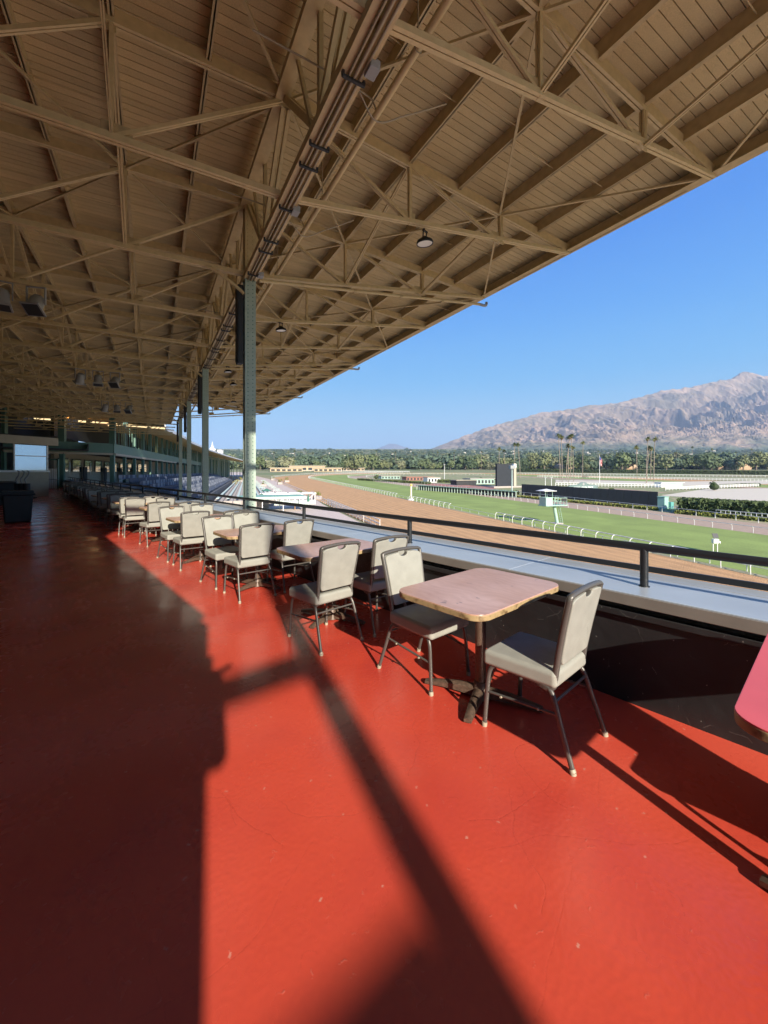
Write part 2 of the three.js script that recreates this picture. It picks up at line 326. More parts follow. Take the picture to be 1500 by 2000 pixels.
// ------------------------------------------------------------------ terrace: floor, parapet wall, counter, rail
function framed(g, kind) { g.rotateY(kind === 'roof' ? ROOF_T : RAIL_T); const o = kind === 'roof' ? W3(COL0[0], 0, COL0[1]) : W3(R0[0], 0, R0[1]); g.translate(o.x, o.y, o.z); return g; }
const WALLP = -.225;                                          // parapet face, measured from the rail line
struct('floor', framed(box(5.2, .3, 64, WALLP - 2.6 + .05, -.15, -23), 'rail'), mFloor);
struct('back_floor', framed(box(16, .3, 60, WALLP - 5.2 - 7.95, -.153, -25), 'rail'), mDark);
{
  const t = thing('parapet_wall', 'black painted chipped low wall under the pale counter, along the red floor', 'wall', [rw(0, 0).x, 0, rw(0, 0).z], RAIL_T);
  part('wall_face', box(.16, .63, 64, WALLP + .08, .315, -23), mWall, t);
  part('ledge', rbox(.045, .05, 64, .01, WALLP - .012, .60, -23), mWall, t);
  part('lower_wall', box(.3, 9.0, 64, WALLP + .32, -4.0, -23), mConc, t);
  const c = thing('drinks_counter', 'long pale grey metal counter top with brown front edge on the black wall', 'counter', [rw(0, 0).x, 0, rw(0, 0).z], RAIL_T);
  for (let k = 0; k < 27; k++) part('top_panel', rbox(.735, .028, 2.3985, .003, WALLP - .04 + .3675, .731 + (k % 3) * .0006, 7.5 - k * 2.4), mCounter, c);
  part('fascia', rbox(.022, .072, 64, .004, WALLP - .053, .705, -23), mFascia, c);
  part('bracket', box(.62, .03, 64, WALLP + .30, .70, -23), mDark, c);
  part('seam', box(.004, .003, 64, WALLP + .50, .746, -23), mGrey, c);
}
{
  const r = thing('guard_rail', 'long black pipe guard rail with posts standing on the pale counter', 'railing', [rw(0, 0).x, 0, rw(0, 0).z], RAIL_T);
  const S = 2.325;
  part('top_rail', rod(V(0, 1.02, 9), V(0, 1.02, -52), .0275, .0275, 16), mRail, r);
  part('outer_rail', rbox(.03, .045, 61, .006, .465, .775, -21.5), mRail, r);
  for (let k = -3; k < 22; k++) {
    const p = part('post', rod(V(0, .74, -k * S), V(0, 1.02, -k * S), .0265, .0265, 14), mRail, r);
    part('weld', rod(V(0, .744, -k * S), V(0, .750, -k * S), .036, .034, 14), mRail, p);
  }
  for (const s of [-.09, 1.66, 3.4]) { const l = part('sticker', (() => { const g = new THREE.CylinderGeometry(.0283, .0283, .11, 10, 1, true, -.5, 1.1); g.rotateX(Math.PI / 2); g.rotateZ(Math.PI * .55); g.translate(0, 1.02, -s); return g; })(), mat({ color: rgb(.75, .75, .74), roughness: .5, side: THREE.DoubleSide }), r); l.userData.label = 'white sticker on the black rail'; }
}

// ------------------------------------------------------------------ chairs
const chairLabel = 'grey metal banquet chair with taupe back pad';
function makeChair() {
  const t = thing('banquet_chair', chairLabel, 'chair');
  // seat cushion: boxed edge, softly domed top
  const sg = new RoundedBoxGeometry(.44, .092, .45, 5, .026); sweep(sg, (x, y, z) => {
    const front = clamp((-z) / .225), taper = 1 - .05 * clamp(z / .225), dome = y > 0 ? .012 * (1 - Math.pow(x / .22, 2)) * (1 - Math.pow(z / .225, 2)) : 0;
    return [x * taper, y + dome - .010 * front * front + .003 * N3(x * 9, y * 9, z * 9), z];
  }); sg.translate(0, .430, -.02); boxUV(sg); part('seat', sg, mFabric, t);
  // the back: bent slab with a hand hole under the top rail
  const lean = (y) => .185 + .10 * Math.pow(clamp((y - .40) / .52), 1.25);
  const hw = (y) => .198 + .027 * clamp((y - .5) / .42);
  const outline = (inset, y0, y1) => {
    const s = new THREE.Shape(), n = 14, r = .018; const w0 = hw(y0) - inset, w1 = hw(y1) - inset;
    s.moveTo(-w0 + .02, y0); s.lineTo(w0 - .02, y0); s.quadraticCurveTo(w0, y0, w0, y0 + .02); for (let i = 1; i < n; i++) { const y = lerp(y0 + .02, y1 - r, i / n); s.lineTo(hw(y) - inset, y); }
    s.quadraticCurveTo(w1, y1, w1 - r, y1 + .002); for (let i = 1; i < n; i++) { const x = lerp(w1 - r, -w1 + r, i / n); s.lineTo(x, y1 + .016 * (1 - Math.pow(x / w1, 2))); }
    s.quadraticCurveTo(-w1, y1, -w1, y1 - r); for (let i = n - 1; i > 0; i--) { const y = lerp(y0 + .02, y1 - r, i / n); s.lineTo(-(hw(y) - inset), y); }
    s.quadraticCurveTo(-w0, y0, -w0 + .02, y0); return s;
  };
  const bend = (g) => { const p = g.attributes.position; for (let i = 0; i < p.count; i++) { const y = p.getY(i); p.setZ(i, p.getZ(i) + lean(y)); } g.computeVertexNormals(); return g; };
  const pad = outline(.031, .515, .876);
  const hole = new THREE.Path(); hole.moveTo(-.052, .899); hole.quadraticCurveTo(-.03, .864, 0, .862); hole.quadraticCurveTo(.03, .864, .052, .899); hole.lineTo(-.052, .899); 
  // cut the hand hole out of the pad's own outline
  const pts = pad.getPoints(8), cut = []; const inHole = (p) => p.y > .87 && Math.abs(p.x) < .056; let done = false;
  for (const p of pts) { if (inHole(p)) { if (!done) { done = true; for (let i = 0; i <= 12; i++) { const a = i / 12 * Math.PI; cut.push(new THREE.Vector2(Math.cos(a) * .054, .893 - Math.sin(a) * .034)); } } } else cut.push(p); }
  const pg = new THREE.ExtrudeGeometry(new THREE.Shape(cut), { depth: .026, bevelEnabled: true, bevelSize: .006, bevelThickness: .008, bevelSegments: 3, steps: 1 }); pg.translate(0, 0, -.013);
  boxUV(pg); // many horizontal slices are needed for the bend
  part('back_pad', bend(slice(pg)), mFabric, t);
  const fs = outline(0, .40, .903), fh = outline(.017, .395, .886); const fr = fs.clone();
  const lowCut = new THREE.Path(fh.getPoints(8)); fr.holes.push(lowCut);
  // side rails and top rail as one swept section
  const path = []; for (let i = 0; i <= 14; i++) { const y = lerp(.40, .888, i / 14); path.push(V(-(hw(y) - .012), y, lean(y))); } path.push(V(-(hw(.9) - .014), .8965, lean(.9)));
  path.push(V(-(hw(.9) - .022), .9005, lean(.9))); for (let i = 1; i < 12; i++) { const x = lerp(-(hw(.9) - .012), hw(.9) - .012, i / 12); const y = .900 + .015 * (1 - Math.pow(x / hw(.9), 2)); path.push(V(x, y, lean(y))); } path.push(V(hw(.9) - .022, .9005, lean(.9)), V(hw(.9) - .014, .8965, lean(.9)));
  for (let i = 14; i >= 0; i--) { const y = lerp(.40, .888, i / 14); path.push(V(hw(y) - .012, y, lean(y))); }
  const low = (s) => [V(s * .165, .383, .06), V(s * .19, .374, .125), V(s * .192, .378, .165)];
  const full = [...low(-1), ...path, ...low(1).reverse()];
  const fg = flatTube(full, .0145, .0175, 130); part('back_frame', fg, mChair, t);
  part('handle_lip', flatTube([V(-.058, .903, lean(.90)), V(-.045, .880, lean(.88)), V(-.02, .866, lean(.866)), V(.02, .866, lean(.866)), V(.045, .880, lean(.88)), V(.058, .903, lean(.90))], .004, .017, 16), mChair, t);
  // legs, each bent over into the seat rail
  for (const s of [-1, 1]) {
    const fl = part('leg', flatTube([V(s * .212, .012, -.235), V(s * .205, .20, -.222), V(s * .199, .345, -.206), V(s * .195, .378, -.185), V(s * .194, .389, -.14), V(s * .194, .389, -.02)], .0115, .0145, 22), mChair, t);
    part('glide', [rod(V(s * .212, 0, -.2355), V(s * .212, .012, -.235), .0165, .016), rod(V(s * .212, .012, -.235), V(s * .212, .026, -.2335), .0175, .0155)], mGlide, fl);
    const bl = part('leg', flatTube([V(s * .226, .012, .30), V(s * .214, .20, .236), V(s * .203, .345, .186), V(s * .196, .378, .160), V(s * .194, .389, .11), V(s * .194, .389, -.022)], .0115, .0145, 22), mChair, t);
    part('glide', [rod(V(s * .226, 0, .302), V(s * .226, .012, .30), .0165, .016), rod(V(s * .226, .012, .30), V(s * .2250, .026, .2945), .0175, .0155)], mGlide, bl);
    const st = part('stretcher', rod(V(s * .205, .215, -.222), V(s * .210, .262, .216), .008, .008, 8), mChair, t);
    part('bumper', rod(V(s * .204, .222, -.12), V(s * .222, .222, -.12), .008, .006, 8), mGlide, st); part('bumper', rod(V(s * .206, .250, .11), V(s * .224, .250, .11), .008, .006, 8), mGlide, st);
  }
  part('stretcher', rod(V(-.206, .318, .195), V(.206, .318, .195), .008, .008, 8), mChair, t);
  part('stretcher', rod(V(-.194, .389, -.12), V(.194, .389, -.12), .009, .009, 8), mChair, t);
  return t;
}
// cuts a prism's long faces into short ones so that it can be bent
function slice(g, max = .05) {
  let q = g.index ? g.toNonIndexed() : g; let p = Array.from(q.attributes.position.array), u = Array.from(q.attributes.uv.array);
  for (let it = 0; it < 4; it++) {
    const np = [], nu = []; let any = false;
    for (let i = 0; i < p.length / 9; i++) {
      const v = [0, 1, 2].map((k) => p.slice(i * 9 + k * 3, i * 9 + k * 3 + 3)), t = [0, 1, 2].map((k) => u.slice(i * 6 + k * 2, i * 6 + k * 2 + 2));
      let b = 0, L = 0; for (let k = 0; k < 3; k++) { const l = Math.abs(v[k][1] - v[(k + 1) % 3][1]); if (l > L) { L = l; b = k; } }
      if (L <= max) { np.push(...v.flat()); nu.push(...t.flat()); continue; }
      any = true; const a = b, c = (b + 1) % 3, d = (b + 2) % 3, m = v[a].map((x, k) => (x + v[c][k]) / 2), n = t[a].map((x, k) => (x + t[c][k]) / 2);
      np.push(...v[a], ...m, ...v[d], ...m, ...v[c], ...v[d]); nu.push(...t[a], ...n, ...t[d], ...n, ...t[c], ...t[d]);
    }
    p = np; u = nu; if (!any) break;
  }
  const r = new THREE.BufferGeometry(); r.setAttribute('position', new THREE.Float32BufferAttribute(p, 3)); r.setAttribute('uv', new THREE.Float32BufferAttribute(u, 2)); r.computeVertexNormals(); return r;
}
// a tube of oval section: ra sideways (x), rb in depth
function flatTube(pts, ra, rb, seg) {
  const curve = new THREE.CatmullRomCurve3(pts, false, 'centripetal'), n = 10, pos = [], idx = [];
  let side = null;
  for (let i = 0; i <= seg; i++) {
    const c = curve.getPointAt(i / seg), T = curve.getTangentAt(i / seg);
    // keep the narrow way in the plane x / up and the wide way along z
    let d = V(0, 0, 1).addScaledVector(T, -T.z); if (d.lengthSq() < .02) d = V(0, 1, 0).addScaledVector(T, -T.y); d.normalize();
    if (side && d.dot(side) < 0) d.negate(); if (side) d.lerp(side, .35).addScaledVector(T, -d.dot(T)).normalize(); side = d;
    const e = new THREE.Vector3().crossVectors(T, d).normalize();
    for (let k = 0; k < n; k++) { const a = k / n * Math.PI * 2; const v = c.clone().addScaledVector(e, Math.cos(a) * ra).addScaledVector(d, Math.sin(a) * rb); pos.push(v.x, v.y, v.z); }
  }
  for (let i = 0; i < seg; i++) for (let k = 0; k < n; k++) { const a = i * n + k, b = i * n + (k + 1) % n; idx.push(a, b, a + n, b, b + n, a + n); }
  for (const [o, f] of [[0, 1], [seg * n, 0]]) for (let k = 1; k < n - 1; k++) idx.push(...(f ? [o, o + k + 1, o + k] : [o, o + k, o + k + 1]));
  const g = new THREE.BufferGeometry(); g.setAttribute('position', new THREE.Float32BufferAttribute(pos, 3)); g.setIndex(idx); g.computeVertexNormals(); return g;
}
// ------------------------------------------------------------------ tables
function makeTable(name, label, top, turnBase, group, half = .5, poles = [0], reach = 1) {
  const t = thing(name, label, 'table', [0, 0, 0], 0, group);
  const sh = new THREE.Shape(), a = half, b = .345, r = .105;
  sh.moveTo(-a + r, -b); sh.lineTo(a - r, -b); sh.absarc(a - r, -b + r, r, -Math.PI / 2, 0); sh.lineTo(a, b - r); sh.absarc(a - r, b - r, r, 0, Math.PI / 2); sh.lineTo(-a + r, b); sh.absarc(-a + r, b - r, r, Math.PI / 2, Math.PI); sh.lineTo(-a, -b + r); sh.absarc(-a + r, -b + r, r, Math.PI, Math.PI * 1.5);
  const g1 = new THREE.ExtrudeGeometry(sh, { depth: .004, bevelEnabled: true, bevelSize: .002, bevelThickness: .002, bevelSegments: 2, curveSegments: 14 }); g1.rotateX(-Math.PI / 2); g1.translate(0, .754, 0); boxUV(g1); part('tabletop', g1, top, t);
  const g2 = new THREE.ExtrudeGeometry(sh, { depth: .026, bevelEnabled: true, bevelSize: .003, bevelThickness: .003, bevelSegments: 2, curveSegments: 14 }); g2.rotateX(-Math.PI / 2); g2.translate(0, .725, 0); boxUV(g2); part('edge_band', g2, mBand, t);
  for (const px of poles) {
    part('pole', [rod(V(px, .06, 0), V(px, .70, 0), .036, .036, 20), rod(V(px, .095, 0), V(px, .115, 0), .05, .042, 20)], mPole, t);
    part('top_plate', [box(.34, .012, .05, px, .716, 0), box(.05, .012, .34, px, .7161, 0), rod(V(px, .69, 0), V(px, .712, 0), .05, .06, 16)], mPole, t);
    for (let k = 0; k < 4; k++) {
      const ang = turnBase + k * Math.PI / 2, L = (k % 2 ? .34 : .40) * reach;
      const sg = new THREE.BoxGeometry(L, .07, .075, 10, 2, 4); sweep(sg, (x, y, z) => { const u = clamp(x / L + .5); const w = lerp(1, .62, u), h = lerp(1, .35, Math.pow(u, 1.2)); return [x + L / 2, .012 + (y + .035) * h * (1 - .25 * Math.pow(Math.abs(z / .0375), 2)) + .012 * Math.sin(u * Math.PI), z * w]; });
      sg.rotateY(ang); sg.translate(px, 0, 0); boxUV(sg); part('foot', sg, mPole, t);
    }
    part('hub', rod(V(px, .01, 0), V(px, .10, 0), .07, .045, 16), mPole, t);
  }
  return t;
}
const plan = (X, z) => W3(X, 0, z).toArray();
const chair0 = makeChair(); let chairUsed = false;
function chair(X, z, facesAway, jitter, label, group) {
  const turn = RAIL_T + (facesAway ? 0 : Math.PI) + jitter;
  const c = chairUsed ? copy(chair0, plan(X, z), turn) : chair0; chairUsed = true;
  c.position.set(...plan(X, z)); c.rotation.y = turn; c.userData.label = label; if (group) c.userData.group = group; else delete c.userData.group; return c;
}
const cg = 'banquet chairs along the terrace tables';
chair(.93, 2.445, true, .02, 'nearest taupe banquet chair, back to the camera at the right of the worn pinkish table', cg);
chair(.33, 3.125, false, 0, 'taupe banquet chair behind the nearest wooden table, facing the camera, seat half in shadow', cg);
chair(-.575, 3.79, true, .04, 'taupe chair with its back to the camera at the second table, seat in shadow', cg);
chair(-.10, 4.18, true, -.05, 'taupe chair beside the wall at the second table, lower back crossed by a shadow', cg);
chair(-1.30, 5.55, true, .0, 'taupe chair beside the counter just behind the second table', cg);
chair(-1.73, 5.145, true, .0, 'sunlit taupe chair, back to the camera, at the third table from the front', cg);
chair(-2.22, 5.65, false, .03, 'sunlit taupe chair facing the camera behind the third table', cg);
chair(-3.20, 6.70, true, -.03, 'taupe chair with a soft shadow across its back at the fourth table', cg);
chair(-3.72, 7.25, false, .05, 'taupe chair facing the camera behind the fourth table, legs in shadow', cg);
chair(-4.95, 8.72, true, .10, 'sunlit taupe chair, back to the camera, at the fifth table', cg);
chair(-6.15, 9.95, true, -.06, 'brightly sunlit taupe chair farthest into the sun, beside the shaded ones', cg);
chair(-2.02, 6.20, false, -.04, 'taupe chair beside the counter behind the third table, half shaded by a column', cg);
chair(-2.62, 6.90, true, .0, 'taupe chair beside the counter at the fourth table, soft shadow on its back', cg);
chair(-3.42, 7.80, false, .02, 'sunlit taupe chair beside the counter behind the fourth table', cg);
chair(-4.32, 8.80, true, .0, 'sunlit taupe chair beside the counter at the fifth table, before the nearest column', cg);
chair(-5.62, 10.25, true, .06, 'sunlit taupe chair farthest along the counter', cg);

const wt = makeTable('restaurant_table', 'nearest wooden table with rounded corners, worn pinkish top and dark pedestal', mWood, 1.95, 'wooden tables along the counter');
wt.position.set(...plan(.665, 2.785)); wt.rotation.y = RAIL_T;
const tables = [[-.55, 4.28, 'second wooden table from the front, bluish sky reflection on its top'], [-1.72, 5.50, 'third wooden table from the front, brown edge towards the aisle'], [-3.22, 7.12, 'fourth wooden table from the front, between two taupe chairs'], [-4.98, 9.26, 'fifth table from the front, orange top tip lit by the sun'], [-6.22, 10.55, 'sixth table from the front, sunlit orange top at the edge of the roof shadow']];
for (const [X, z, l] of tables) copy(wt, plan(X, z), RAIL_T + rr(-.03, .03), l);
const pk = makeTable('pink_table', 'bright pink laminate table cut off by the right edge of the photograph', mPink, 1.364, null, .6, [-.29, .29], .78);
pk.position.set(...plan(1.79, 1.44)); pk.rotation.y = RAIL_T;
chair(1.97, 1.22, true, .03, 'taupe chair at the pink table just outside the right edge, seen by its shadow', cg);
// tables and chairs in the shade beyond
const ords = ['first', 'second', 'third', 'fourth', 'fifth', 'sixth', 'seventh', 'eighth', 'ninth', 'tenth', 'eleventh', 'twelfth'];
for (let k = 0; k < 11; k++) {
  const s = 11.9 + k * 2.0 + rr(-.1, .1), p = -1.02 + rr(-.05, .05), c = rw(s, p), w = ords[k];
  copy(wt, c.toArray(), RAIL_T + rr(-.05, .05), `${w} table inside the roof shadow, counted from the sunlit floor`);
  for (const [ds, dp, away, nm] of [[-.62, -.27, true, 'aisle chair, back to camera,'], [-.6, .25, true, 'counter chair, back to camera,'], [.62, -.26, false, 'aisle chair facing camera,'], [.62, .26, false, 'counter chair facing camera,']]) {
    const q = rw(s + ds + rr(-.08, .08), p + dp + rr(-.04, .04));
    chair(q.x, -q.z, away, rr(-.15, .15), `shaded grey ${nm} ${w} table inside the roof shadow`, cg);
  }
}

// ------------------------------------------------------------------ the big roof
const TR = (i) => 1.577 + 3.003 * i, NT_ = 13, A0 = 0.0, A1 = 40.0, A1L = 58.0, NL = 19, WE = 7.14, WI = -14.3;
const under = (w) => (w > 0 ? 6.08 - .078 * w : 6.08 + .012 * w) + EYE;   // underside of the purlins
const PD = .27;                                                          // purlin depth
const chordY = (w) => (w > 0 ? 4.5 + .85 * w / WE : 4.47) + EYE;
{
  const roof = thing('grandstand_roof', 'huge tan painted timber and steel roof over the red terrace', 'roof', W3(COL0[0], 0, COL0[1]).toArray(), ROOF_T);
  const L = (a, w, y) => V(w, y, -a);
  // planks across the purlins
  const PW = .15, slopeR = Math.atan(.078), np = Math.round((A1 - A0) / PW);
  const lenR = WE / Math.cos(slopeR), gR = new RoundedBoxGeometry(lenR, .03, PW - .010, 1, .004), gL = new RoundedBoxGeometry(-WI, .03, PW - .010, 1, .004);
  const varR = plankMats.map((_, k) => { const g = gR.clone(); boxUV(g); const u = g.attributes.uv; for (let i = 0; i < u.count; i++) u.setXY(i, u.getX(i) + k * .37, u.getY(i) + k * .61); return g; });
  const varL = plankMats.map((_, k) => { const g = gL.clone(); boxUV(g); const u = g.attributes.uv; for (let i = 0; i < u.count; i++) u.setXY(i, u.getX(i) + k * .23, u.getY(i) + k * .47); return g; });
  const deck = node('deck', roof); const rest = [];
  const yR = under(WE / 2) + PD + .016, yL = under(WI / 2) + PD + .016;
  for (let k = 0; k < np; k++) {
    const a = A0 + (k + .5) * PW, j = Math.floor(rnd() * 5), q = Math.floor(rnd() * 5), dy = rr(-.002, .002);
    if (k < 150) {
      const m = part('plank', varR[j], plankMats[j], deck); m.position.set(WE / 2, yR + dy, -a); m.rotation.z = -slopeR;
      const n = part('plank', varL[q], plankMats[q], deck); n.position.set(WI / 2, yL - dy, -a); n.rotation.z = Math.atan(.012);
    } else {
      const g = varR[j].clone(); g.rotateZ(-slopeR); g.translate(WE / 2, yR + dy, -a); rest.push(g);
      const h = varL[q].clone(); h.rotateZ(Math.atan(.012)); h.translate(WI / 2, yL - dy, -a); rest.push(h);
    }
  }
  for (let a = A0 + (np + .5) * PW; a < A1L; a += PW) { const h = varL[Math.floor(rnd() * 5)].clone(); h.rotateZ(Math.atan(.012)); h.translate(WI / 2, yL + rr(-.002, .002), -a); rest.push(h); }
  part('far_planks', rest, plankMats[0], roof, 'stuff');
  const skinR = box(lenR + .1, .05, A1 - A0, 0, 0, 0); skinR.rotateZ(-slopeR); skinR.translate(WE / 2 + .05, yR + .05, -(A0 + A1) / 2);
  const skinL = box(-WI, .05, A1L - A0, 0, 0, 0); skinL.rotateZ(Math.atan(.012)); skinL.translate(WI / 2, yL + .05, -(A0 + A1L) / 2);
  part('roofing', [skinR, skinL], mRoofTop, roof);
  // purlins
  const pur = node('purlins', roof);
  for (let k = -12; k <= 5; k++) { const w = k * 1.19; if (k === 0) continue; const y = under(w), A2 = k < 0 ? A1L : A1;
    part('purlin', [box(.02, PD, A2 - A0, w, y + PD / 2, -(A0 + A2) / 2), box(.075, .014, A2 - A0, w, y + .007, -(A0 + A2) / 2)], mSteel2, pur); }
  // eave: fascia beam, drip edge, corner gutter
  const yE = under(WE);
  part('eave_beam', [box(.03, .30, A1 - A0 + .02, WE - .02, yE + .10, -(A0 + A1) / 2), box(.16, .02, A1 - A0 + .02, WE - .09, yE - .04, -(A0 + A1) / 2), box(.07, .34, A1 - A0 + .04, WE + .05, yE + .14, -(A0 + A1) / 2)], mSteel2, roof);
  part('end_beam', [bar(L(A1, 0, under(0) + .1), L(A1, WE, under(WE) + .1), .06, .30), bar(L(A1L, 0, under(0) + .1), L(A1L, WI, under(WI) + .1), .06, .30), bar(L(A1, 0, under(0) + .1), L(A1L, 0, under(0) + .1), .06, .30), bar(L(A0, 0, under(0) + .1), L(A0, WE, under(WE) + .1), .06, .30), bar(L(A0, 0, under(0) + .1), L(A0, WI, under(WI) + .1), .06, .30)], mSteel2, roof);
  // trusses
  const U = (k) => V(k * 1.19, under(k * 1.19) + .03, 0), B = (k) => V(k * 1.19, chordY(k * 1.19), 0);
  const members = () => {
    const out = []; const top = (name, g, m, inner) => out.push([name, g, m, inner]);
    top('top_chord', twin(U(0), V(WE, under(WE) + .03, 0), .10, .19, .016), mSteel); top('top_chord', twin(U(0), V(WI, under(WI) + .03, 0), .10, .19, .016), mSteel, true);
    top('bottom_chord', twin(B(0), V(WE, under(WE) - .04, 0), .105, .075, .014), mSteel); top('bottom_chord', twin(B(0), B(-12), .115, .09, .016), mSteel, true);
    for (const k of [2, 4, -2, -4, -6, -8, -10]) {
      top('post', twin(B(k), U(k), .075, .055, .014, V(1, 0, 0)), mSteel, k < 0);
      const j = k > 0 ? k - 2 : k + 2;
      top('diagonal', twin(B(k), U(j).add(V(0, -.05, 0)), .078, .055, .013), mSteel, k < 0);
      top('gusset', [box(.36, .22, .014, k * 1.19 + (k > 0 ? -.06 : .06), chordY(k * 1.19) + .10, 0), box(.30, .20, .014, j * 1.19 + (k > 0 ? .1 : -.1), under(j * 1.19) - .06, .0)], mSteel2, k < 0);
    }
    top('diagonal', twin(B(4), U(4).lerp(V(WE, under(WE), 0), .02), .09, .06, .016), mSteel2);
    return out;
  };
  const M = members();
  for (let i = 0; i < NL; i++) { const t = node('truss', roof); t.position.z = -TR(i); for (const [n, g, m, inner] of M) { if (i >= NT_ && !inner) continue; const key = Array.isArray(g) ? (g.done ||= merge(g)) : g; part(n, key, m, t); } }
  // longitudinal girder over the columns
  const gir = node('column_girder', roof);
  part('top_flange', [box(.21, .03, A1 - A0, -.10, under(0) - .09, -(A0 + A1) / 2), box(.05, .26, A1 - A0, -.12, under(0) + .04, -(A0 + A1) / 2), box(.05, .12, A1 - A0, -.18, under(0) - .04, -(A0 + A1) / 2)], mSteel, gir);
  part('bottom_flange', [box(.11, .12, A1 - A0, -.085, chordY(0) - .075, -(A0 + A1) / 2), box(.11, .12, A1 - A0, .085, chordY(0) - .075, -(A0 + A1) / 2)], mSteel, gir);
  for (let i = -1; i < NT_; i++) {
    const a = TR(i), b = TR(i + 1), m = (a + b) / 2; if (m > A1 - 1) continue;
    if (a > .1) part('diagonal', twin(L(a + .06, 0, under(0) - .06), L(m, 0, chordY(0)), .16, .10, .05), mSteel, gir);
    part('diagonal', twin(L(b - .06, 0, under(0) - .06), L(m, 0, chordY(0)), .16, .10, .05), mSteel, gir);
    part('hanger', twin(L(m, 0, under(0) - .06), L(m, 0, chordY(0)), .08, .06, .02, V(1, 0, 0)), mSteel2, gir);
    part('hanger', [bar(L(a + .75, .06, under(0) - .06), L(m - .1, .06, chordY(0)), .05, .05), bar(L(b - .75, -.06, under(0) - .06), L(m + .1, -.06, chordY(0)), .05, .05)], mSteel2, gir);
  }
  // sway braces and bracing in the plane of the deck
  const br = node('bracing', roof);
  for (let i = 0; i < NT_; i++) {
    const odd = i % 2 === 1;
    for (const k of [2, 4, -2, -4, -6, -8]) {
      const w = k * 1.19; if (odd) { part('sway_brace', twin(L(TR(i), w, chordY(w) + .02), L(TR(i - 1), w, under(w) - .01), .065, .045, .013), mSteel, br); }
      else if (i && k < 0) part('sway_brace', twin(L(TR(i), w, chordY(w) + .02), L(TR(i - 1), w, under(w) - .01), .038, .038, .010), mSteel2, br);
    }
    if (i < NT_ - 1) for (const [k0, k1] of [[0, 2], [2, 4], [4, 6], [-2, 0], [-4, -2], [-6, -4], [-8, -6]]) {
      const f = (i + (k0 / 2)) % 2 === 0; const p = L(TR(i), k0 * 1.19, under(k0 * 1.19) - .035), q = L(TR(i + 1), k1 * 1.19, under(k1 * 1.19) - .035);
      if (f) part('deck_brace', bar(p, q, .042, .04), mSteel2, br); else part('deck_brace', bar(L(TR(i), k1 * 1.19, under(k1 * 1.19) - .035), L(TR(i + 1), k0 * 1.19, under(k0 * 1.19) - .035), .042, .04), mSteel2, br);
    }
    // sag rods between the purlins
    if (i < NT_ - 1) for (let k = -8; k <= 5; k++) { const w = k * 1.19; part('sag_rod', rod(L(TR(i) + 1.5 + (k % 2 ? .12 : -.12), w, under(w) + .10), L(TR(i) + 1.5 + (k % 2 ? .12 : -.12), w + 1.3, under(w + 1.3) + .10), .009, .009, 5), mSteel, br); }
  }
}
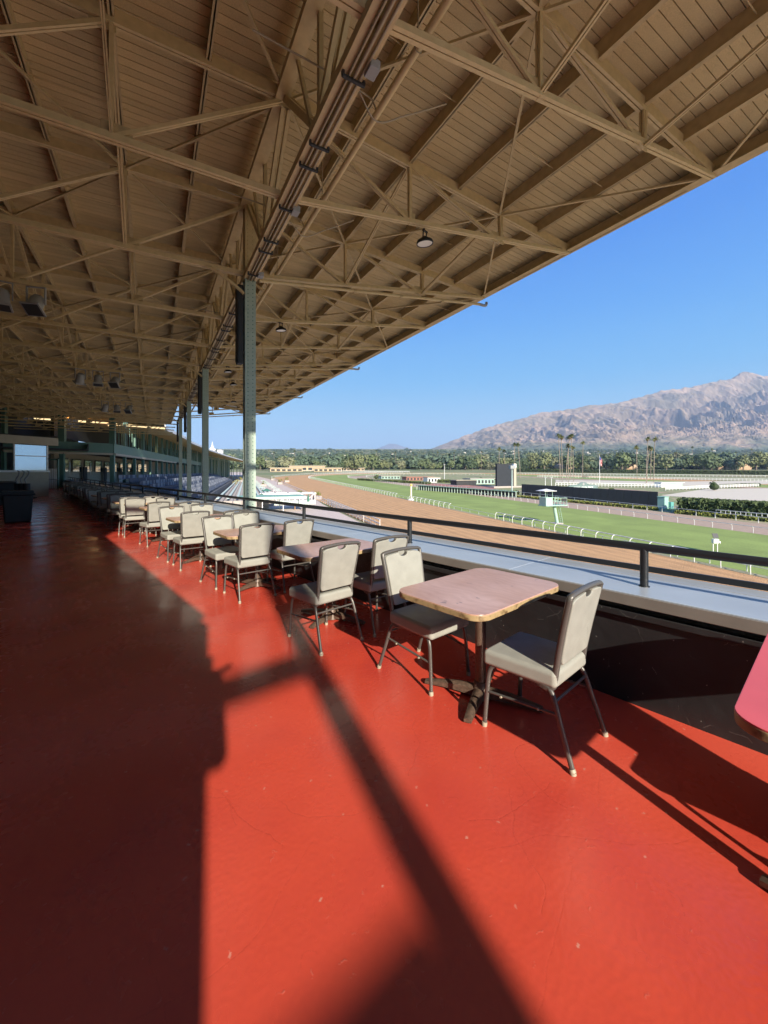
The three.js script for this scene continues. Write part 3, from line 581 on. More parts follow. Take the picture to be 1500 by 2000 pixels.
{ // pipes and conduits hung from the roof
  const o = W3(COL0[0], 0, COL0[1]).toArray(), L = (a, w, y) => V(w, y, -a);
  const p = thing('sprinkler_main', 'long tan round pipe running beside the conduits under the roof', 'pipe', o, ROOF_T);
  const yp = 4.82 + EYE, wp = .72;
  part('pipe_run', rod(L(.2, wp, yp), L(39, wp, yp), .045, .045, 14), mSteel, p);
  for (let i = 0; i < 13; i++) part('hanger', [rod(L(TR(i) + .3, wp, yp + .04), L(TR(i) + .3, wp, under(wp) + .1), .008, .008, 6), (() => { const g = new THREE.TorusGeometry(.05, .007, 5, 14); g.translate(wp, yp, -TR(i) - .3); return g; })()], mConduit, p);
  for (let i = 0; i < 13; i++) { const a = TR(i) + 1.3; const b = part('branch', tube([L(a, wp, yp), L(a, wp - .03, yp + .16), L(a, wp - .25, yp + .22), L(a, -.9, yp + .28)], .012, 18, 6), mConduit, p); b.userData.label = undefined; delete b.userData.label; }
  const c = thing('conduit_run', 'bundle of thin conduits with dark clamps along the column girder', 'conduit', o, ROOF_T);
  for (const [w, r] of [[-.05, .014], [.01, .022], [.075, .016]]) part('conduit', rod(L(.3, w, chordY(0) - .16), L(39.5, w, chordY(0) - .16), r, r, 8), mConduit, c);
  for (let a = 1.1, k = 0; a < 39; a += (k++ % 3 ? 1.05 : .42)) part('clamp', [box(.25, .025, .035, .01, chordY(0) - .188, -a), box(.025, .06, .035, -.115, chordY(0) - .165, -a), box(.025, .06, .035, .135, chordY(0) - .165, -a)], mDark, c);
  for (const a of [3.4, 4.9, 7.6, 10.1]) part('junction_box', rbox(.12, .10, .16, .01, .14, chordY(0) - .16, -a), mGrey, c);
  for (const a of [5.2, 7.9]) part('flex_conduit', tube([L(a, .14, chordY(0) - .17), L(a + .1, .4, chordY(0) - .30), L(a + .05, .8, chordY(0) - .1), L(a - .1, 1.3, chordY(0) + .15)], .010, 20, 6), mConduit, c);
  // drain pipes under every third truss, turned down at the eave
  [3, 6, 9, 12].forEach((i, k) => { const d = thing('drain_pipe', `tan drain pipe under the roof truss at the ${['nearest', 'second', 'third', 'fourth'][k]} column, white elbow at the eave`, 'pipe', o, ROOF_T); const a = TR(i) - .12, y = (w) => chordY(Math.max(w, 0)) - .17 + (w > 5 ? (w - 5) * -.01 : 0);
    part('pipe_run', rod(L(a, .2, y(.2)), L(a, WE - .28, y(WE) + .02), .038, .038, 12), mSteel, d);
    part('elbow', tube([L(a, WE - .30, y(WE) + .02), L(a, WE - .08, y(WE) + .025), L(a, WE - .01, y(WE) + .06), L(a, WE, y(WE) + .14)], .042, 14, 10), mGrey, d);
    for (const w of [1.2, 2.6, 4, 5.4]) part('coupling', rod(L(a, w - .04, y(w) - .0006), L(a, w + .04, y(w) + .008), .046, .046, 12), mSteel2, d);
    const e = thing('inner_pipe', `tan sloping pipe joining the ${['nearest', 'second', 'third', 'fourth'][k]} column top from the inner side`, 'pipe', o, ROOF_T); part('pipe_run', tube([L(a + .1, -.95, chordY(0) - .02), L(a + .06, -.8, chordY(0) - .06), L(a + .01, -.22, chordY(0) - .42), L(a, -.14, chordY(0) - .5)], .038, 20, 10), mSteel, e); });
}
// ------------------------------------------------------------------ steel columns
function makeColumn() {
  const t = thing('steel_column', '', 'column', [0, 0, 0], ROOF_T, 'green riveted roof columns');
  const y0 = -8.6, y1 = 5.98, y2 = under(0) - .1;
  for (const [a, b, m, nm] of [[y0, y1, mGreen, 'shaft'], [y1, y2, mSteel, 'head']]) {
    const h = b - a, yc = (a + b) / 2;
    const p = part(nm, [box(.235, h, .018, 0, yc, .115), box(.235, h, .018, 0, yc, -.115), box(.016, h, .212, 0, yc, 0), ...[-1, 1].flatMap((s) => [box(.06, h, .012, s * .04, yc, .098), box(.06, h, .012, s * .04, yc, -.098)])], m, t);
    const riv = []; for (let y = Math.max(a, -.4) + .06; y < b - .03; y += .088) for (const x of [-.052, .052]) { const g = new THREE.SphereGeometry(.013, 6, 3, 0, Math.PI * 2, 0, Math.PI / 2); g.rotateX(Math.PI / 2); g.scale(1, 1, .6); g.translate(x, y + (x > 0 ? .02 : 0), .124); riv.push(g); }
    part('rivets', riv, m === mGreen ? mGreenDark : mSteel2, p, 'stuff');
  }
  part('collar', [box(.26, .03, .28, 0, y1, 0)], mSteel2, t);
  part('knee_plate', [(() => { const s = new THREE.Shape(); s.moveTo(0, 0); s.lineTo(.62, 1.2); s.lineTo(.62, 1.36); s.lineTo(0, 1.36); const g = new THREE.ExtrudeGeometry(s, { depth: .02, bevelEnabled: false }); g.translate(.115, y1 + .05, -.01); return g; })()], mSteel, t);
  return t;
}
const col0 = makeColumn();
[3, 6, 9, 12].forEach((i, k) => { const p = cw(TR(i), 0).toArray(), l = ['nearest green riveted steel column, standing behind the counter in the middle of the view', 'second green steel column along the counter', 'third green steel column along the counter', 'fourth and farthest green steel column under this roof'][k];
  const c = k ? copy(col0, p, ROOF_T) : col0; c.position.set(...p); c.userData.label = l;
  const s = thing('loudspeaker', `tall black column loudspeaker on the inner side of the ${['nearest', 'second', 'third', 'fourth'][k]} green column`, 'loudspeaker', p, ROOF_T, 'loudspeakers on the columns');
  part('cabinet', rbox(.13, 1.75, .24, .02, -.205, 4.86, -.02), mBlack, s); part('grille', rbox(.02, 1.66, .2, .008, -.275, 4.86, -.02), mDark, s); part('bracket', [box(.06, .06, .1, -.128, 5.5, 0), box(.06, .06, .1, -.128, 4.25, 0)], mGrey, s);
});
// ------------------------------------------------------------------ lamps hung from the roof
function highBay(a, w, drop, k) {
  const p = cw(a, w, 0), y = chordY(w) - drop;
  const t = thing('hanging_lamp', ['largest round black hanging lamp under the second truss', 'second round hanging lamp along the roof', 'third round hanging lamp along the roof', 'fourth round hanging lamp along the roof', 'farthest round hanging lamp along the roof'][k], 'lamp', [p.x, y, p.z], ROOF_T + .4, 'round hanging lamps');
  part('housing', [(() => { const g = new THREE.LatheGeometry([[0, .10], [.05, .10], [.09, .06], [.15, .03], [.165, 0], [.165, -.035], [.150, -.035], [.148, -.012], [0, -.012]].map(([x, yy]) => new THREE.Vector2(x, yy)), 28); return g; })()], mBlack, t);
  part('diffuser', (() => { const g = new THREE.CylinderGeometry(.146, .146, .012, 28); g.translate(0, -.020, 0); return g; })(), mLens, t);
  part('yoke', [rod(V(-.06, .08, 0), V(-.06, .2, .02), .012), rod(V(.06, .08, 0), V(.06, .2, .02), .012), box(.16, .03, .03, 0, .2, .02), rod(V(0, .2, .02), V(0, drop - .04, .0), .014)], mBlack, t);
  t.rotation.z = .12;
}
[[TR(2) + .02, 2.75, .30], [TR(4), 1.55, .26], [TR(6), .9, .26], [TR(7), 1.6, .26], [TR(9), 2.6, .26]].forEach((l, k) => highBay(...l, k));
function flood(a, w, yaw, pitch, label) {
  const p = cw(a, w, 0); const t = thing('floodlight', label, 'floodlight', [p.x, chordY(w) - .10, p.z], ROOF_T + yaw, 'grey floodlights under the inner roof');
  const h = node('housing', t); h.position.y = -.34; h.rotation.x = pitch;
  part('can', (() => { const g = new THREE.LatheGeometry([[0, .22], [.07, .215], [.12, .19], [.145, .12], [.155, -.10], [.175, -.16], [.175, -.2], [.158, -.2], [.15, -.16], [0, -.15]].map(([x, y]) => new THREE.Vector2(x, y)), 24); return g; })(), mGrey, h);
  part('door_frame', [box(.38, .045, .38, 0, -.215, 0)], mGrey, h); part('lens', box(.32, .01, .32, 0, -.241, 0), mDark, h);
  part('yoke', [box(.025, .40, .05, -.19, -.16, 0), box(.025, .40, .05, .19, -.16, 0), box(.405, .025, .05, 0, .045, 0), rod(V(0, .04, 0), V(0, .1, 0), .02)], mGrey, t);
}
const whereF = ['upper left', 'mid left', 'far left'];
[[TR(4) + .0, -4.95], [TR(7), -4.0], [TR(10), -3.9]].forEach(([a, w], g) => { flood(a, w - .62, .5, .5, `leftmost grey floodlight of the ${whereF[g]} trio under the roof`); flood(a, w, .1, -.15, `middle grey floodlight of the ${whereF[g]} trio under the roof`); flood(a, w + .62, -.3, -.55, `rightmost grey floodlight of the ${whereF[g]} trio, tilted to the track`); });

// ------------------------------------------------------------------ terrace back side: walls that keep the aisle in shade
{
  const P = [1.095, -2.76], D = [-.663, .748];
  const t = thing('terrace_back_wall', 'dark green wall closing the back of the terrace beside the camera, outside the frame', 'wall', W3(P[0], 0, P[1]).toArray(), RAIL_T);
  const Ln = 7.15, Hh = 3.73;
  part('wall_panel', box(.24, Hh, Ln, -.12, Hh / 2, -Ln / 2), mGreenDark, t);
  part('coping', box(.30, .06, Ln + .02, -.12, Hh + .03, -Ln / 2), mGreenDark, t);
  part('return_wall', box(10, 9, .24, -7.4, 4.5, .13), mGreenDark, t); part('return_wall', box(2.39, Hh, .24, -1.2, Hh / 2, .13), mGreenDark, t);
  const s = thing('added_shadow_box', 'unseen black box added at the back wall end to cast a bump of shadow', 'loudspeaker', W3(P[0] + .035, 2.58, P[1] + .015).toArray(), SUN_AZ);
  part('cabinet', rbox(.22, .52, .22, .07, .03, .26, 0, 0, 4), mBlack, s); part('bracket', [rod(V(.03, .5, 0), V(.03, .66, 0), .045), bar(V(.06, .5, 0), V(.21, .56, 0), .03, .03)], mBlack, s);  // added, unseen body and stubs, shaped only for the bump in the shadow edge
  const B = [4.49, -8.49];
  const g = thing('stair_enclosure', 'tall green stair wall with a steel post and beam behind the camera, outside the frame', 'wall', W3(B[0], 0, B[1]).toArray(), RAIL_T);
  part('post', box(.15, 17, .15, 0, 8.5, 0), mGreen, g);
  part('beam', box(6.5, .15, .14, -3.3, 6.27, 0), mGreen, g);
  part('wall_panel', box(7.0, 5.27, .2, -3.60, 2.635, .02), mGreenDark, g);
}
// ------------------------------------------------------------------ clubhouse at the far end of the terrace
const seg = (A, B, h0, h1, th, mm, name, parent) => part(name, bar(W3(A[0], (h0 + h1) / 2, A[1]), W3(B[0], (h0 + h1) / 2, B[1]), th, h1 - h0), mm, parent);
const mWin = new THREE.MeshPhysicalMaterial({ color: rgb(.03, .045, .05), roughness: .04, metalness: 0, ior: 1.6, clearcoat: 1, clearcoatRoughness: .03 });
{
  const A = [-36.0, 38.2], B = [-30.2, 45], C = [-43.7, 84.6], Dd = [-66, 150];
  const t = thing('clubhouse', 'dark green clubhouse with a green balcony band and window row beyond the terrace', 'building');
  const b0 = EYE + 2.1, b1 = EYE + 3.15;
  seg(A, B, b0, b1, .3, mGreenDark, 'balcony_band', t); seg(B, C, b0, b1, .3, mGreenMid, 'balcony_band', t); seg(C, Dd, b0, b1, .3, mGreenMid, 'balcony_band', t);
  seg(A, B, b0 - .22, b0 - .01, .5, mBeige, 'soffit_beam', t); seg(B, C, b0 - .25, b0 - .01, .6, mBeige, 'soffit_beam', t);
  const wl = (A1, B1, n, h0, h1, w, mm, name, d = 0) => { for (let k = 0; k <= n; k++) { const X = lerp(A1[0], B1[0], k / n), z = lerp(A1[1], B1[1], k / n); part(name, box(w, h1 - h0, w, X, (h0 + h1) / 2, -z, .32), mm, t); } };
  wl(B, C, 9, b1 - .02, 7.75, .30, mGreenDark, 'mullion_post'); wl(B, C, 36, b1 - .02, 7.75, .07, mGreenDark, 'mullion'); wl(A, B, 2, b1 - .02, 7.7, .55, mGreenDark, 'mullion_post');
  wl(B, C, 9, -2.5, b0 - .1, .32, mGreenMid, 'support_post'); wl(C, Dd, 10, -4, b0 - .1, .35, mGreenMid, 'support_post'); wl(C, Dd, 22, b1 - .1, 7.9, .22, mGreenDark, 'mullion_post');
  wl(A, B, 2, 0, b0 - .1, .4, mGreenDark, 'support_post');
  const off = (p, k) => [p[0] - .94 * k, p[1] - .34 * k];
  seg(off(A, 13), off(B, 13), -1, 10, .3, mDark, 'rear_wall', t);
  seg(off(B, 5.5), off(C, 5.5), 5.4, 9.5, .3, mDark, 'rear_wall', t); seg(off(B, 5.5), off(Dd, 5.5), -3, 4.4, .3, mBeige, 'rear_wall', t);
  seg(off(B, 2.9), off(Dd, 2.9), b0 + .1, b0 + .25, 6, mDark, 'upper_floor', t); seg(off(A, 3), off(B, 3), b0 + .1, b0 + .25, 6, mDark, 'upper_floor', t);
  for (let k = 0; k < 11; k++) { const p = off([lerp(B[0], C[0], (k + .5) / 11), lerp(B[1], C[1], (k + .5) / 11)], 5.2); part('window', box(.08, 1.5, 2.6, p[0], 2.35, -p[1], .33), mWin, t); if (k % 2) part('door', box(.1, 2.2, 1.1, p[0] - .4, 1.1, -p[1] - 1.9, .33), mDark, t); }
  for (let k = 0; k < 9; k++) { const p = off([lerp(B[0], C[0], (k + .5) / 9), lerp(B[1], C[1], (k + .5) / 9)], .9); part('partition', box(.06, 1.0, 2.3, p[0], .2, -p[1], .33), mBeige, t); }
  for (let k = 0; k < 5; k++) { const p = off([lerp(A[0], B[0], (k + .5) / 5), lerp(A[1], B[1], (k + .5) / 5)], 1.2); part('window_pane', box(1.2, 1.3, .05, p[0], 1.9, -p[1], -.86), mWin, t); }
  const warm = mat({ color: rgb(.3, .2, .1), emissive: rgb(1, .72, .36), emissiveIntensity: .5 });
  const tv = thing('wall_screen', 'black television on the dark green band at the corner of the clubhouse', 'television', W3(-31.4, b0 + .35, 43.2).toArray(), -.86); part('panel', rbox(2.0, .75, .12, .02, 0, .1, .25), mBlack, tv); part('frame', box(1.9, .65, .02, 0, .1, .31), mWin, tv);
  for (const [X, z, h] of [[-35.5, 45, 7.6], [-33.2, 46.5, 7.2], [-31.6, 47.2, 6.8], [-34, 50, 7.3], [-38, 66, 5.0]]) { const l = thing('ceiling_lamp', `small glowing lamp inside the dark clubhouse, ${{7.6: 'far left', 7.2: 'left of centre', 6.8: 'beside the corner post', 7.3: 'behind the windows', 5: 'below the balcony'}[h]} one`, 'lamp', W3(X, h, z).toArray()); part('bulb', new THREE.SphereGeometry(.10, 10, 8), warm, l); part('cap', rod(V(0, .08, 0), V(0, .3, 0), .05), mDark, l); const pl = new THREE.PointLight(0xffc080, 1); pl.castShadow = true; l.add(pl); pl.position.y = 0; }
}
// roof of the next section, bending along the track, with a white spire on it
{
  const R = thing('far_grandstand', 'far grandstand with a curved tan roof, a white edge and rows of green posts', 'building');
  const E = [[-28.4, 52.5], [-30.2, 56], [-34.5, 70], [-39.5, 83], [-48.5, 113], [-58, 148], [-75, 215], [-98, 300]], n = E.length;
  const hE = [7.4, 7.4, 7.4, 7.5, 7.5, 7.5, 7.6, 7.8], hB = [8.6, 9.0, 9.3, 9.3, 9.5, 10.5, 11.5, 12.0];
  const pos = [], idx = [], posB = [];
  E.forEach(([x, z], i) => { const k = i < 2 ? 24 : 18 + i * 1.2; for (let q = 0; q <= 6; q++) { const u = q / 6, y = lerp(hE[i], hB[i], Math.pow(u, .8)); pos.push(x - .94 * k * u, y, -(z - .34 * k * u)); } });
  for (let i = 0; i < n - 1; i++) for (let q = 0; q < 6; q++) { const a = i * 7 + q; idx.push(a, a + 7, a + 1, a + 1, a + 7, a + 8); }
  const mk = (dy, mm, nm) => { const g = new THREE.BufferGeometry(); g.setAttribute('position', new THREE.Float32BufferAttribute(pos.map((v, i) => i % 3 === 1 ? v + dy : v), 3)); g.setIndex(idx); g.computeVertexNormals(); boxUV(g); part(nm, g, mm, R); };
  mk(0, plankMats[0], 'roof_underside'); mk(.35, mat({ color: rgb(.55, .52, .46), roughness: .9 }), 'roof_top');
  for (let i = 0; i < n - 1; i++) part('eave_edge', bar(W3(E[i][0], hE[i] + .15, E[i][1]), W3(E[i + 1][0], hE[i + 1] + .15, E[i + 1][1]), .12, .42), mWhite, R);
  for (let i = 0; i < n - 1; i++) for (let k = 0; k < 8; k++) { const u = (k + .5) / 8, x = lerp(E[i][0], E[i + 1][0], u), z = lerp(E[i][1], E[i + 1][1], u), h = lerp(hE[i], hE[i + 1], u), hb = lerp(hB[i], hB[i + 1], u), kk = i < 2 ? 24 : 18 + i * 1.2;
    part('rafter', bar(W3(x, h - .12, z), W3(x - .94 * kk, hb - .12, z - .34 * kk), .14, .30), mSteel, R);
    if (i > 3 && k % 2 === 0) part('post', box(.4, h + 6.5, .4, x - 5, (h - 6) / 2, -(z - 1.8), .3), mGreen, R);
    if (i > 2) part('rear_post', box(.5, h + 4, .5, x - 13, (h - 3.4) / 2, -(z - 4.6), .3), mGreenDark, R); }
  // rear wall
  for (let i = 3; i < n - 1; i++) part('rear_wall', bar(W3(E[i][0] - 14.5, 2.6, E[i][1] - 5.2), W3(E[i + 1][0] - 14.5, 2.6, E[i + 1][1] - 5.2), .3, 14), mGreenDark, R);
  const S = thing('spire', 'white pointed spire turret on the roof of the far grandstand', 'spire', W3(-73, 9.0, 172).toArray()); S.scale.setScalar(.56);
  part('turret', [rod(V(0, 0, 0), V(0, 3.6, 0), 2.3, 2.3, 8), rod(V(0, 3.5, 0), V(0, 4.0, 0), 2.8, 2.8, 8)], mWhite, S);
  part('cap', new THREE.LatheGeometry([[2.7, 4], [1.5, 4.9], [.8, 6.1], [.35, 7.8], [.05, 10]].map(([x, y]) => new THREE.Vector2(x, y)), 8), mWhite, S);
  for (let k = 0; k < 8; k++) { const a = k / 8 * 6.283 + .39; part('opening', box(.9, 1.7, .1, Math.sin(a) * 2.17, 1.9, Math.cos(a) * 2.17, a), mDark, S); }
  const S2 = thing('roof_turret', 'small white square block on the roof beside the spire', 'turret', W3(-69.6, 9.0, 172).toArray()); S2.scale.setScalar(.6); part('block', box(3, 3, 3, 0, 1.5, 0), mWhite, S2); part('cap', box(3.4, .3, 3.4, 0, 3.15, 0), mWhite, S2);
}
// stepped seating in front of the clubhouse
{
  const dir = [-.323, .946], nrm = [.946, .323], o = [-30.3, 47];
  const mStepShaded = mat({ map: mottle([.10, .105, .115], .12, 8, 3, 1 / 4), roughness: .9 });  // step colour darkened to stand in for roof shade that does not reach here
  const st = thing('seating_terrace', 'stepped concrete seating deck below the clubhouse balcony', 'grandstand steps');
  const blue = mat({ color: rgb(.055, .07, .11), roughness: .5 }), pale = mat({ color: rgb(.22, .24, .28), roughness: .5 }), seatG = mergeGeometries([box(.42, .05, .40, 0, .42, 0), box(.42, .42, .05, 0, .66, -.2)].map((g) => g)), ms = [];  // pale seat colour also lowered in place of the missing roof shade
  for (let r = 0; r < 8; r++) {
    const q = .6 + 1.0 * r, h = .35 - r * .34, A = [o[0] + nrm[0] * q + dir[0] * -6, o[1] + nrm[1] * q + dir[1] * -6], B = [o[0] + nrm[0] * q + dir[0] * 130, o[1] + nrm[1] * q + dir[1] * 130];
    part('step', bar(W3(A[0], h - 3, A[1]), W3(B[0], h - 3, B[1]), 1.0, 6), mStepShaded, st);
    for (let l = -3; l < 126; l += .62) { if ((l + 500) % 14 < 1.3 || rnd() < .04) continue; ms.push([o[0] + nrm[0] * q + dir[0] * l, h, o[1] + nrm[1] * q + dir[1] * l, r]); }
  }
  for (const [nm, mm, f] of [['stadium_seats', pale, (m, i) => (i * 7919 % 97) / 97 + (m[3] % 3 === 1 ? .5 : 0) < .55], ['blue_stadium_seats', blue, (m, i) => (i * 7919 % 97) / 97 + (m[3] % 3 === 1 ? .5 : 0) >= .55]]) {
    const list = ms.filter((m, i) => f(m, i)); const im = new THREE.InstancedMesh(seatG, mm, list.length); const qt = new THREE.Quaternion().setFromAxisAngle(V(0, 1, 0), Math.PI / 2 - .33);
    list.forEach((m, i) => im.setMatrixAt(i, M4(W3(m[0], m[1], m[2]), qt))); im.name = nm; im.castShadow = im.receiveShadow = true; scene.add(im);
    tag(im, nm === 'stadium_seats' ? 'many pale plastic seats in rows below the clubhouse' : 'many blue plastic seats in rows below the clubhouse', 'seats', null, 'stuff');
  }
  const lo = thing('lower_stand', 'pale green lower benches in sun and shade below the far grandstand', 'benches');
  const mB = mat({ map: mottle([.50, .60, .55], .1, 6, 2, 1), roughness: .7 });
  for (let r = 0; r < 9; r++) { const q = 9.4 + r * 1.35, h = -2.9 - r * .26; const A = [o[0] + nrm[0] * q + dir[0] * (12 + r * 4), o[1] + nrm[1] * q + dir[1] * (12 + r * 4)], B = [o[0] + nrm[0] * q + dir[0] * 230, o[1] + nrm[1] * q + dir[1] * 230];
    part('bench', bar(W3(A[0], h + .42, A[1]), W3(B[0], h + .42, B[1]), .42, .09), mB, lo); part('bench_step', bar(W3(A[0], h - 1.6, A[1]), W3(B[0], h - 1.6, B[1]), 1.34, 3.2), mConc, lo); }
}
// ------------------------------------------------------------------ things along the left side of the terrace
{
  const P = (px, z) => [(px - 750) * z / F, z], at3 = (px, py, z) => W3((px - 750) * z / F, EYE + (922 - py) * z / F, z);
  const bp = P(35, 12.5);
  const bin = thing('trash_bin', 'black plastic trash bin on the shaded floor at the left edge', 'bin', W3(bp[0], 0, bp[1]).toArray(), RAIL_T);
  part('body', (() => { const g = new RoundedBoxGeometry(.72, .86, .66, 4, .06); sweep(g, (x, y, z) => { const k = .84 + .16 * (y + .43) / .86; return [x * k, y, z * k]; }); g.translate(0, .43, 0); return g; })(), mBlack, bin);
  part('rim', rbox(.82, .07, .76, .03, 0, .87, 0), mBlack, bin); part('liner', rbox(.76, .09, .70, .03, 0, .93, 0), mDark, bin); for (const s of [-1, 1]) part('handle', rbox(.14, .04, .06, .015, s * .38, .74, 0), mBlack, bin);
  // kiosk with window
  const kp = P(30, 25); const k = thing('snack_kiosk', 'beige kiosk with a bright reflecting window at the left edge', 'kiosk', W3(kp[0] - .5, 0, kp[1] + .3).toArray(), 1.22);
  part('base_wall', box(3.3, 1.55, 2.6, -.35, .775, 0), mBeige, k); part('sill', rbox(3.4, .12, 2.75, .02, -.35, 1.6, 0), mWhite, k); part('roof_slab', box(3.9, .3, 3.2, -.35, 3.65, 0), mDark, k); part('fascia', rbox(4.0, .5, .12, .03, -.35, 3.5, 1.62), mBeige, k);
  const refl = new THREE.MeshPhysicalMaterial({ color: rgb(.55, .65, .7), metalness: .9, roughness: .05 });
  part('window', box(1.7, 1.85, .05, .36, 2.58, 1.22), refl, k); part('window_frame', [box(.07, 1.95, .09, -.53, 2.6, 1.24), box(.07, 1.95, .09, 1.25, 2.6, 1.24), box(1.8, .07, .09, .36, 3.5, 1.24), box(1.8, .05, .08, .36, 2.55, 1.25)], mWhite, k); part('side_post', box(.4, 2.0, .4, -1.5, 2.6, 1.0), mGreenDark, k);
  const cp = P(-6, 20); const ct = thing('bar_counter', 'dark bar counter in front of the kiosk at the left edge', 'counter', W3(cp[0], 0, cp[1]).toArray(), RAIL_T);
  part('front_panel', box(1.3, 1.02, 3.6, 0, .51, 0), mDark, ct); part('counter_top', rbox(1.45, .05, 3.8, .01, 0, 1.045, 0), mBlack, ct);
  for (let i = 0; i < 3; i++) { const q = P(34 + i * 9, 19.6); const s = thing('beer_tap', `${['left', 'middle', 'right'][i]} tall curved chrome tap standing beside the bar counter`, 'tap', W3(q[0], 0, q[1]).toArray(), .3 * i); part('stand', [rod(V(0, 0, 0), V(0, 1.0, 0), .16, .14, 12)], mDark, s); part('spout', tube([V(0, .98, 0), V(-.06, 1.2, 0), V(.05, 1.38, 0), V(.09, 1.55, 0), V(0, 1.62, 0)], .028, 20, 7), mGrey, s); }
  const gp2 = P(97, 36); const ga = thing('dark_gate', 'dark doorway with a pale slatted gate at the end of the aisle', 'gate', W3(gp2[0], 0, gp2[1]).toArray(), RAIL_T - .4);
  part('door_panel', box(1.3, 2.6, .1, -.95, 1.3, 0), mBlack, ga); part('frame', [box(.1, 2.7, .15, -.28, 1.35, 0), box(.1, 2.7, .15, .62, 1.35, 0), box(1.0, .12, .15, .17, 2.66, 0)], mGreenDark, ga); for (let i = 0; i < 6; i++) part('slat', box(.09, 1.75, .04, -.2 + i * .14, .98, .06), mWhite, ga); part('lower_rail', box(1.1, .06, .06, .17, .9, .1), mGrey, ga);
  const eb = thing('end_block', 'dark building block with a lit sign band at the end of the aisle', 'building', W3(-38, 0, 41).toArray(), RAIL_T - .2);
  part('block', box(8.2, 2.95, 3, -4.7, 1.48, -1), mDark, eb); part('upper_band', box(6.5, .35, 3.4, -4.3, 3.3, -.4), mBeige, eb); part('ceiling_beam', box(9, .3, 1, -5, 4.4, 1.4), mBeige, eb);
  for (let i = 0; i < 5; i++) part('window', box(1.0, .8, .05, -1.6 - i * 1.35, 1.9, .54), mWin, eb);
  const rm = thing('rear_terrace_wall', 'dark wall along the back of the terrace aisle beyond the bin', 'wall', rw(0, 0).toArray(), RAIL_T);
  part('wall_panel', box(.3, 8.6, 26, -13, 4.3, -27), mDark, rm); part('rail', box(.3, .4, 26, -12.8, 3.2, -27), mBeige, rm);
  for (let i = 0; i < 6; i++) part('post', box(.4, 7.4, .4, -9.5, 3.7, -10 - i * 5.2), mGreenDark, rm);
}
// the closed back of the stand, outside the frame on the left
{
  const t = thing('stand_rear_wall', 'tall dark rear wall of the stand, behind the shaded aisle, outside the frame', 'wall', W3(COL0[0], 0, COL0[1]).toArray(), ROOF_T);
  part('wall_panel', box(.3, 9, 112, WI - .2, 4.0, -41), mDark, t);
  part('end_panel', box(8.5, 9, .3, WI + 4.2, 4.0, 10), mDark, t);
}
// ------------------------------------------------------------------ rails round the courses
const mRailW = mat({ color: rgb(.74, .74, .72), roughness: .4 });
function ovalAt(q, l) { if (l <= L1) return [TB[0] + DT[0] * l + NT[0] * q, TB[1] + DT[1] * l + NT[1] * q]; const R = QC - q, t = Math.min(Math.PI, (l - L1) / R); const ll = L1 + Math.sin(t) * R, qq = QC - Math.cos(t) * R; const back = Math.max(0, (l - L1) - Math.PI * R); return [TB[0] + DT[0] * (ll - back) + NT[0] * qq, TB[1] + DT[1] * (ll - back) + NT[1] * qq]; }
function courseRail(name, label, q, l0, l1, step, h, { lean = .0, gap = null, r = .055, mid = false, pr = .035 } = {}) {
  const o = thing(name, label, 'fence'); const run = []; let n = 0; const far = [];
  let prev = null;
  for (let l = l0; l <= l1; l += step) {
    const [x, z] = ovalAt(q, l), [x2, z2] = ovalAt(q + .45 * lean, l), skip = gap && gap.some(([a, b]) => l > a && l < b);
    const y = GY(z);
    if (skip) { prev = null; continue; }
    const top = W3(x2, y + h, z2); if (prev) { run.push(bar(prev, top, r * 2, r * 1.5)); if (mid) run.push(bar(prev.clone().add(V(0, -h * .5, 0)), top.clone().add(V(0, -h * .5, 0)), r * 1.2, r)); } prev = top;
    const geo = lean ? tube([W3(x, y - .1, z), W3(x, y + h * .72, z), W3(lerp(x, x2, .35), y + h * .92, lerp(z, z2, .35)), top], pr, 8, 5) : bar(W3(x, y - .1, z), top, pr * 2, pr * 2);
    if (n++ < 120) part('post', geo, mRailW, o); else far.push(geo);
  }
  part('rail', run, mRailW, o, run.length > 1 ? 'stuff' : null); if (far.length) part('far_posts', far, mRailW, o, 'stuff'); return o;
}
courseRail('outer_track_rail', 'white rail along the near edge of the brown dirt track', 0, -30, 330, 2.2, 1.15, { mid: true });
courseRail('inner_track_rail', 'white rail with bent posts between the dirt track and the green turf', 22.7, -75, 300, 2.35, 1.15, { lean: 1, gap: [[-33, -20], [4, 11]], r: .06, pr: .045 });
courseRail('low_turf_rail', 'thin low white rail along the edge of the turf, nearest the dirt', 23.6, -75, 60, 3.1, .62, { r: .03, pr: .03 });
courseRail('turf_outer_rail', 'white leaning rail between the green turf and the pinkish training track', 48.3, -70, 320, 2.6, 1.0, { lean: -1, r: .04, pr: .035 });
courseRail('training_rail', 'grey white rail along the inner edge of the training track', 60.5, -70, 300, 3.2, 1.05, { r: .045 });
